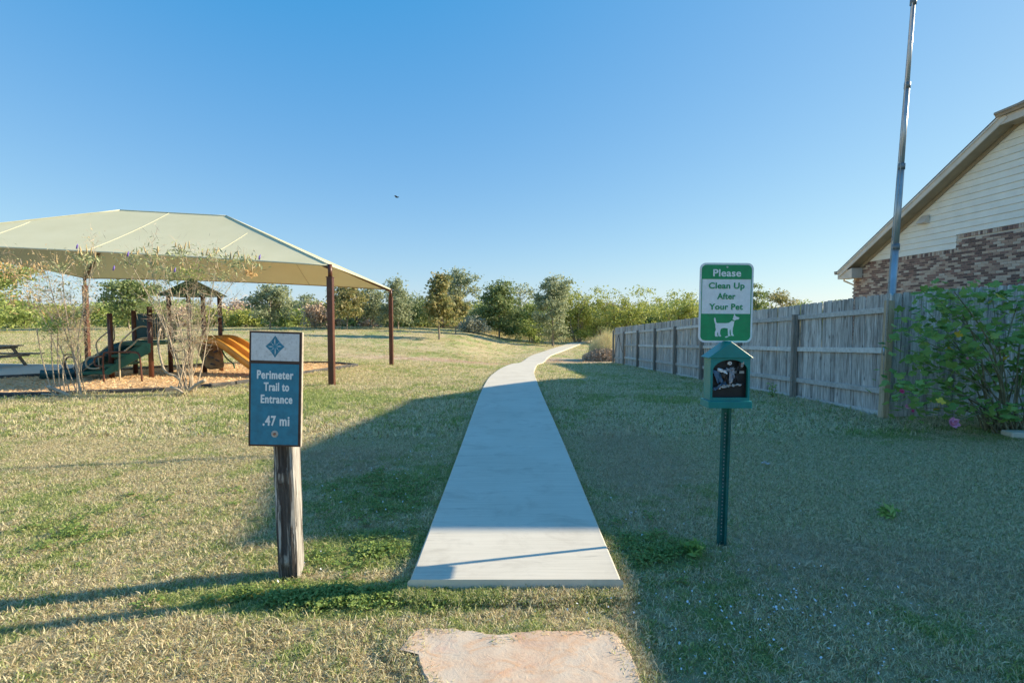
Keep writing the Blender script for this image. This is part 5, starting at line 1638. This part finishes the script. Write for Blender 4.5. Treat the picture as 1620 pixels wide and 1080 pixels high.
# tall grass clump beyond the end of the fence
def grassclump(name, label, cx, cy, rx, ry, h, n, seed):
    rn = np.random.default_rng(seed); cen = []
    a = rn.uniform(0, 6.28, n); r_ = np.sqrt(rn.uniform(0, 1, n))
    X = cx + rx * r_ * np.cos(a); Yv = cy + ry * r_ * np.sin(a)
    mb = None
    hh = h * (1 - .55 * r_) * rn.uniform(.5, 1.1, n)
    zz = np.array([tz(x_, y_) for x_, y_ in zip(X, Yv)])
    ln = rn.normal(0, .16, (n, 2))
    cen = np.stack([X, Yv, zz + hh / 2], 1)
    av = np.stack([ln[:, 0] * hh, ln[:, 1] * hh, hh / 2], 1); bv = np.stack([rn.uniform(.004, .011, n), rn.normal(0, .004, n), np.zeros(n)], 1)
    o = quads(name, cen, av, bv, M['straw'])
    return tag(o, label, 'ornamental grass')
grassclump('tall_grass', 'feathery straw and green clump of tall grass at the far fence end', P(962, 560, 30.5).x, 30.5, 1.15, 1.1, 2.1, 5000, 5)
cen = []
rn = np.random.default_rng(6); n = 4200
a = rn.uniform(0, 6.28, n); r_ = rn.uniform(0, 1, n) ** .5
X = P(958, 560, 29.5).x + 1.35 * r_ * np.cos(a); Yv = 29.6 + .8 * r_ * np.sin(a); hz_ = .75 * np.sqrt(1 - r_**2 * .85) * rn.uniform(.05, 1, n)
cen = np.stack([X, Yv, np.array([tz(x_, y_) for x_, y_ in zip(X, Yv)]) + hz_], 1); a_, b_ = leafset(cen, rn, .09, .2)
tag(quads('dry_shrub', cen, a_, b_, M['l_brown']), 'low pinkish brown dry shrub before the tall grass beside the path', 'shrub')
# a young weed by the second fence panel
def weed(name, label, px, py, h, n, seed, mat='l_mallow'):
    g = G(px, py); rg = random.Random(seed); rn = np.random.default_rng(seed)
    root = empty(name, (g.x, g.y, g.z), label, 'weed')
    mb = MB(); tips = []
    for k in range(5):
        a = k * 1.26; branch(mb, Vector((g.x, g.y, g.z)), Vector((math.cos(a)*.4, math.sin(a)*.4, 1)).normalized(), h, .005, rg, tips, 0)
    part('stem', mb, M['stem'], root)
    T = np.array([tuple(p) for p in tips]); cen = T[rn.integers(0, len(T), n)] + rn.normal(0, .03, (n, 3))
    a_, b_ = leafset(cen, rn, .035, .35); quads('foliage', cen, a_, b_, M[mat], root, org=root.location)
weed('weed', 'small leafy weed growing against the foot of the fence', 1222, 630, .28, 60, 3)
weed('weed', 'little bright green weed in the lawn left of the dog sign post', 1098, 880, .06, 90, 4)
weed('weed', 'tiny green sprig in the shaded lawn below the corner post', 1405, 820, .07, 60, 5)

# ------------------------------------------------------------------ two vitex shrubs at the playground edge
def vitex(label, px, py, Y, crown, seed, stems, extra):
    rg = random.Random(seed); rn = np.random.default_rng(seed)
    b0 = P(px, py, Y); g = Vector((b0.x, Y, tz(b0.x, Y)))
    root = empty('vitex_shrub', g, label, 'shrub')
    alltips = []
    for (tx, ty, r_) in stems:
        p1 = P(tx, ty, Y + rg.uniform(-.5, .5)); mb = MB()
        s0 = g + Vector((rg.uniform(-.16, .16), rg.uniform(-.1, .1), -.03))
        mid = s0.lerp(p1, .45) + Vector((rg.uniform(-.12, .12), rg.uniform(-.1, .1), 0)); mid.x = s0.x + (mid.x - s0.x) * .72
        q = crpts([s0, s0.lerp(mid, .5) + Vector((rg.uniform(-.04, .04), 0, 0)), mid, mid.lerp(p1, .5) + Vector((rg.uniform(-.06, .06), 0, .05)), p1], 4)
        r_ *= .62
        mb.tube(q, [r_ * (1 - .75 * k / (len(q) - 1)) for k in range(len(q))], 7, cap=True)
        tips = []
        for k in range(5, len(q), 2):
            for _ in range(2):
                dd = (q[min(k+1, len(q)-1)] - q[k-1]).normalized(); dd = rotv(dd, Vector(rdir(1, np.random.default_rng(rg.randrange(1 << 30)))[0]), R(rg.uniform(15, 55)))
                if dd.z < .0: dd.z = abs(dd.z)
                branch(mb, q[k], dd.normalized(), rg.uniform(.3, .6), r_ * .26, rg, tips, 1, .35, .25, 2, 35, 4, .6)
        part('stem', mb, M['twig'], root)
        alltips += tips
    T = np.array([tuple(p) for p in alltips])
    up = T[:, 2] > g.z + 1.0
    T = T[up]
    for (mat, n, sz, sprd) in crown:
        cen = T[rn.integers(0, len(T), n)] + rn.normal(0, sprd, (n, 3))
        if mat == 'l_brown': a_, b_ = leafset(cen, rn, .09, .035, droop=-.5)
        else: a_, b_ = leafset(cen, rn, sz, .22, droop=.2)
        quads('foliage', cen, a_, b_, M[mat], root, org=root.location)
    # leafy clusters with seed spikes at the photo's places
    for (cx, cy, n, rad, spikes, mat) in extra:
        c = P(cx, cy, Y + rg.uniform(-.3, .3))
        cen = np.array(c)[None, :] + rn.normal(0, 1, (n, 3)) * np.array([rad, rad * .7, rad * .6])
        a_, b_ = leafset(cen, rn, .05, .22); quads('leaf_cluster', cen, a_, b_, M[mat], root, org=root.location, kind='stuff')
        for k in range(spikes):
            s_ = c + Vector((rg.uniform(-rad, rad) * 1.3, rg.uniform(-.1, .1), rg.uniform(0, rad)))
            mb = MB(); d = Vector((rg.uniform(-.4, .4), rg.uniform(-.2, .2), 1)).normalized(); L = rg.uniform(.10, .19)
            mb.tube([s_, s_ + d*L*.35, s_ + d*L*.8, s_ + d*L], [.006, .014, .009, .002], 5); part('seed_spike', mb, M['seed'], root)
    return root, T
r1, T1_ = vitex('straggly shrub with orange tinted upper leaves and pale stems at the left border edge', 125, 627, 10.0,
      [('l_peach', 800, .028, .09), ('l_brown', 900, .03, .12), ('l_vitex', 800, .032, .08)], 201,
      [(40, 440, .02), (75, 430, .024), (98, 428, .03), (150, 400, .026), (60, 470, .018), (110, 470, .02), (135, 455, .018), (20, 430, .016), (90, 500, .016)],
      [(132, 408, 130, .10, 6, 'l_vitex'), (92, 422, 60, .10, 4, 'l_vitex'), (80, 515, 170, .13, 0, 'l_mallow'), (62, 428, 60, .12, 2, 'l_peach'), (12, 430, 200, .25, 1, 'l_peach'), (20, 455, 220, .28, 0, 'l_mid'), (150, 412, 50, .08, 3, 'l_vitex'), (40, 470, 160, .25, 0, 'l_peach'), (100, 460, 100, .2, 0, 'l_vitex')])
for (px_, py_) in ((121, 394), (179, 428)):
    c = P(px_, py_, 9.9); mb = MB(); mb.tube([c, c + Vector((.02, 0, .06)), c + Vector((.03, 0, .10))], [.012, .016, .003], 6); part('purple_spike', mb, M['purple'], r1)
r2, T2_ = vitex('bushy twiggy shrub with purple tipped spikes in front of the roofed play tower', 294, 620, 10.25,
      [('l_vitex', 900, .03, .07), ('l_brown', 1500, .03, .13)], 202,
      [(205, 412, .024), (235, 410, .026), (262, 430, .028), (290, 405, .03), (318, 425, .026), (345, 410, .024), (395, 412, .022), (270, 470, .02), (300, 480, .02), (330, 475, .02), (250, 480, .018), (345, 455, .016), (285, 520, .018), (312, 515, .018)],
      [(210, 412, 110, .14, 4, 'l_vitex'), (240, 408, 130, .14, 6, 'l_vitex'), (285, 402, 130, .13, 6, 'l_vitex'), (330, 408, 110, .14, 6, 'l_vitex'), (370, 415, 130, .15, 5, 'l_vitex'), (398, 418, 90, .12, 4, 'l_vitex'),
       (275, 440, 140, .16, 3, 'l_vitex'), (300, 432, 120, .16, 2, 'l_mid'), (395, 432, 80, .08, 2, 'l_peach'), (255, 425, 80, .12, 3, 'l_vitex'), (350, 435, 60, .12, 1, 'l_vitex')])
for (px_, py_) in ((202, 406), (410, 411), (276, 432)):
    c = P(px_, py_, 10.1); mb = MB(); mb.tube([c, c + Vector((.01, 0, .06)), c + Vector((.03, 0, .11))], [.014, .018, .003], 6); part('purple_spike', mb, M['purple'], r2)
# cut limb stubs at the feet
for (rt, pts_, rr_) in ((r1, [(112, 626), (95, 619), (76, 611)], .035), (r1, [(105, 625), (85, 624), (66, 623)], .016), (r1, [(92, 624), (80, 618), (70, 606)], .012),
                        (r2, [(300, 618), (310, 609), (325, 601)], .035), (r2, [(290, 622), (282, 616), (270, 612)], .025), (r2, [(286, 602), (276, 594), (262, 588), (255, 570), (250, 540), (254, 520)], .022)):
    Yq = 9.9 if rt is r1 else 10.1
    mb = MB(); mb.tube(crpts([P(a_, b2, Yq) for a_, b2 in pts_], 3), rr_, 7); part('stub', mb, M['twig'], rt)
for (x0_, y0_, x1_, y1_) in ((88, 628, 82, 500), (97, 628, 92, 520), (104, 628, 101, 560), (84, 625, 58, 520)):
    mb = MB(); mb.tube(crpts([P(x0_, y0_, 10.0), P((x0_ + x1_)/2 - 3, (y0_ + y1_)/2, 10.05), P(x1_, y1_, 10.0)], 4), .011, 6); part('sucker', mb, M['twig'], r1)
# dry litter ring at the feet
for rt in (r1, r2):
    c = Vector(rt.location); rn = np.random.default_rng(9); n = 500
    cen = np.array(c)[None, :] + np.stack([rn.normal(0, .3, n), rn.normal(0, .18, n), rn.uniform(.02, .1, n)], 1)
    a_ = np.stack([rn.normal(0, .03, n), rn.normal(0, .03, n), rn.uniform(.01, .07, n)], 1); b_ = np.stack([rn.uniform(.002, .005, n), rn.normal(0, .003, n), np.zeros(n)], 1)
    quads('dry_basal_grass', cen, a_, b_, M['straw'], rt, org=rt.location)

# ------------------------------------------------------------------ flowering mallow bush at the right
def lobed_leaf(seed):
    rg = random.Random(seed); mb = MB()
    out = []
    lobes = [(-125, .55), (-62, .88), (0, 1.05), (62, .88), (125, .55)]
    for i, (a0, L) in enumerate(lobes):
        for da, q in ((-26, .76), (-12, .92), (0, 1), (12, .92), (26, .76)):
            a = R(90 + a0 + da); out.append((L*q*math.cos(a), L*q*math.sin(a)))
    out.append((0.0, -.12))
    vs = [(0, 0, 0)]
    for x_, y_ in out:
        d = math.hypot(x_, y_); vs.append((x_, y_, -.30*d*d + .09*math.sin(math.atan2(y_, x_)*5) * d))
    n = len(out)
    mb.add(vs, [(0, 1 + i, 1 + (i + 1) % n) for i in range(n)], 0, False)
    # petiole
    mb.add([(0, 0, 0), (.03, -.9, -.35), (-.03, -.9, -.35)], [(0, 1, 2)])
    return mb
LM = []
for mat in ('l_mallow', 'l_autumn'):
    for s_ in range(2): LM.append(lobed_leaf(s_).mesh('leaf', M[mat]))
bb = P(1590, 688, 6.55); bb.z = tz(bb.x, 6.55)
mal = empty('mallow_bush', bb, 'big leafy rose mallow bush with pink flowers against the board fence', 'bush')
rg = random.Random(55); rn = np.random.default_rng(55)
clusters = [(1510, 462, 16), (1570, 470, 20), (1545, 500, 14), (1610, 480, 16), (1465, 490, 9), (1470, 515, 7), (1520, 492, 14), (1450, 533, 14), (1500, 530, 16), (1535, 535, 14), (1460, 572, 18), (1530, 560, 20),
            (1580, 530, 20), (1615, 540, 16), (1590, 580, 16), (1500, 585, 14), (1550, 605, 14), (1610, 610, 14), (1420, 606, 9), (1450, 622, 12), (1475, 615, 12), (1500, 610, 10), (1465, 645, 10), (1505, 640, 8), (1600, 650, 12),
            (1560, 650, 8), (1625, 570, 12), (1620, 500, 12), (1640, 470, 10), (1650, 530, 14), (1650, 600, 12), (1640, 650, 10), (1500, 555, 10), (1555, 560, 10), (1600, 670, 8), (1480, 470, 6), (1530, 640, 7)]
tipsl = []
for (cx, cy, n_) in clusters:
    Yc = 6.5 + rg.uniform(-.45, .55)
    c = P(cx, cy, Yc); tipsl.append((c, n_))
nleaf_ = 0
for (c, n_) in tipsl:
    for k in range(int(round(n_*.64))):
        q = c + Vector((rg.gauss(0, .12), rg.gauss(0, .14), rg.gauss(0, .075)))
        if q.y > 7.36: q.y = 7.36
        am = rg.random() < .035
        s_ = rg.uniform(.065, .105) * (1 if rg.random() < .75 else .65)
        o = obj('leaf', LM[(2 if am else 0) + rg.randrange(2)], mal, q - bb)
        o.scale = (s_, s_, s_)
        o.rotation_euler = (R(rg.gauss(26, 24)), R(rg.gauss(0, 24)), R(rg.uniform(0, 360)))
        nleaf_ += 1
        if nleaf_ >= 298: break
    if nleaf_ >= 298: break
extra = MB(); base_l = lobed_leaf(1)
for (c, n_) in tipsl:
    for k in range(int(n_*1.9)):
        q = c + Vector((rg.gauss(0, .14), rg.gauss(.1, .15), rg.gauss(0, .09)))
        if q.y > 7.38: q.y = 7.38
        s_ = rg.uniform(.04, .08)
        Mx = Euler((R(rg.gauss(24, 24)), R(rg.gauss(0, 24)), R(rg.uniform(0, 360)))).to_matrix()
        extra.add([q + Mx @ (Vector(v) * s_) for v in base_l.v], base_l.f)
part('foliage', extra, M['l_mallow'], mal, kind='stuff')
for k, (c, n_) in enumerate(tipsl):
    s0 = bb + Vector((rg.uniform(-.28, .28), rg.uniform(-.15, .2), -.02))
    mid = s0.lerp(c, .55) + Vector((0, 0, .12)); mid.x = s0.x + (c.x - s0.x) * .42
    mb = MB(); q = crpts([s0, mid, c], 6)
    r_ = .017 if k % 3 == 0 else .010
    mb.tube(q, [r_ * (1 - .7*i/(len(q)-1)) for i in range(len(q))], 6); part('stem', mb, M['stem'], mal)
# a bent fallen stem to the largest bloom
def bloom(px, py, Y, r_, mat, seed):
    rg = random.Random(seed); c = P(px, py, Y)
    fl = obj('flower', None, mal, c - bb); fl.empty_display_size = .05
    n = 0
    for ring_, (cnt, L, tilt) in enumerate(((6, 1, 62), (6, .78, 38), (5, .5, 15))):
        for k in range(cnt):
            mb = MB(); vs = []
            for i in range(4):
                for j in range(4):
                    u, v_ = i/3, j/3 - .5
                    w_ = math.sin((u*.75+.2)*math.pi)*.85
                    vs.append((v_*w_*L, u*L, .12*math.sin(j*2.1+ring_) * u + .18*u*u))
            fs = [(i*4+j, (i+1)*4+j, (i+1)*4+j+1, i*4+j+1) for i in range(3) for j in range(3)]
            mb.add([Vector(v)*r_ for v in vs], fs, 0, True)
            o = obj('petal', mb.mesh('petal', M[mat]), fl); o.rotation_euler = Euler((R(90 - tilt + rg.uniform(-8, 8)), 0, 0)).to_matrix().to_4x4().to_euler()
            Mz = Matrix.Rotation(R(k*360/cnt + 30*ring_), 4, 'Z')
            Mt = Matrix.Rotation(R(70), 4, 'X')
            o.matrix_basis = Mt @ Mz @ Matrix.Rotation(R(90 - tilt), 4, 'X')
bloom(1505, 669, 5.95, .085, 'pink', 1)
bloom(1434, 643, 6.15, .042, 'pink', 2)
bloom(1425, 619, 6.15, .040, 'pinkd', 3)
bloom(1443, 650, 6.15, .025, 'pinkd', 4)
bloom(1529, 567, 6.3, .025, 'pink', 5)
mb = MB(); mb.tube(crpts([bb + Vector((-.1, -.05, .05)), P(1560, 655, 6.3), P(1530, 660, 6.2), P(1508, 668, 6.17)], 4), .007, 6); part('stem', mb, M['stem'], mal)
# pale edging stone at the bush foot
cst = P(1620, 694, 6.3); cst.z = tz(cst.x, 6.3) + .03
mb = MB(); mb.box(cst + Vector((.1, 0, 0)), (.62, .18, .09), Euler((0, 0, R(-4))), bev=.015)
o = part('edging_stone', mb, M['concrete'], None); tag(o, 'pale edging stone at the foot of the mallow bush by the right edge', 'edging stone')

# ------------------------------------------------------------------ bird
c = P(628, 312, 40)
mb = MB()
mb.tube([c + Vector((-.16, 0, .03)), c + Vector((-.06, 0, 0)), c + Vector((.06, 0, -.01)), c + Vector((.13, 0, .01)), c + Vector((.17, 0, .02))], [.01, .045, .05, .03, .005], 8)
for s_ in (-1, 1):
    mb.add([c + Vector((-.05, 0, .02)), c + Vector((.07, 0, .02)), c + Vector((-.05, s_*.22, .09)), c + Vector((-.16, s_*.36, .02))], [(0, 1, 2), (0, 2, 3)])
tag(part('bird', mb, M['wire'], None), 'small dark bird flying high in the clear sky', 'bird')
# litter scraps
for (px_, py_, lb) in ((1212, 738, 'small white scrap of litter on the shaded lawn right of the dog sign'), (986, 592, 'tiny white scrap on the grass near the far fence')):
    g = G(px_, py_); mb = MB(); rg = random.Random(px_)
    for k in range(5):
        q = g + Vector((rg.uniform(-.04, .04), rg.uniform(-.02, .02), .03 + rg.uniform(0, .02)))
        mb.box(q, (rg.uniform(.02, .05), .02, .008), Euler((rg.uniform(-.6, .6), rg.uniform(-.6, .6), rg.uniform(0, 3))))
    tag(part('paper_scrap', mb, M['bagw'], None), lb, 'litter')
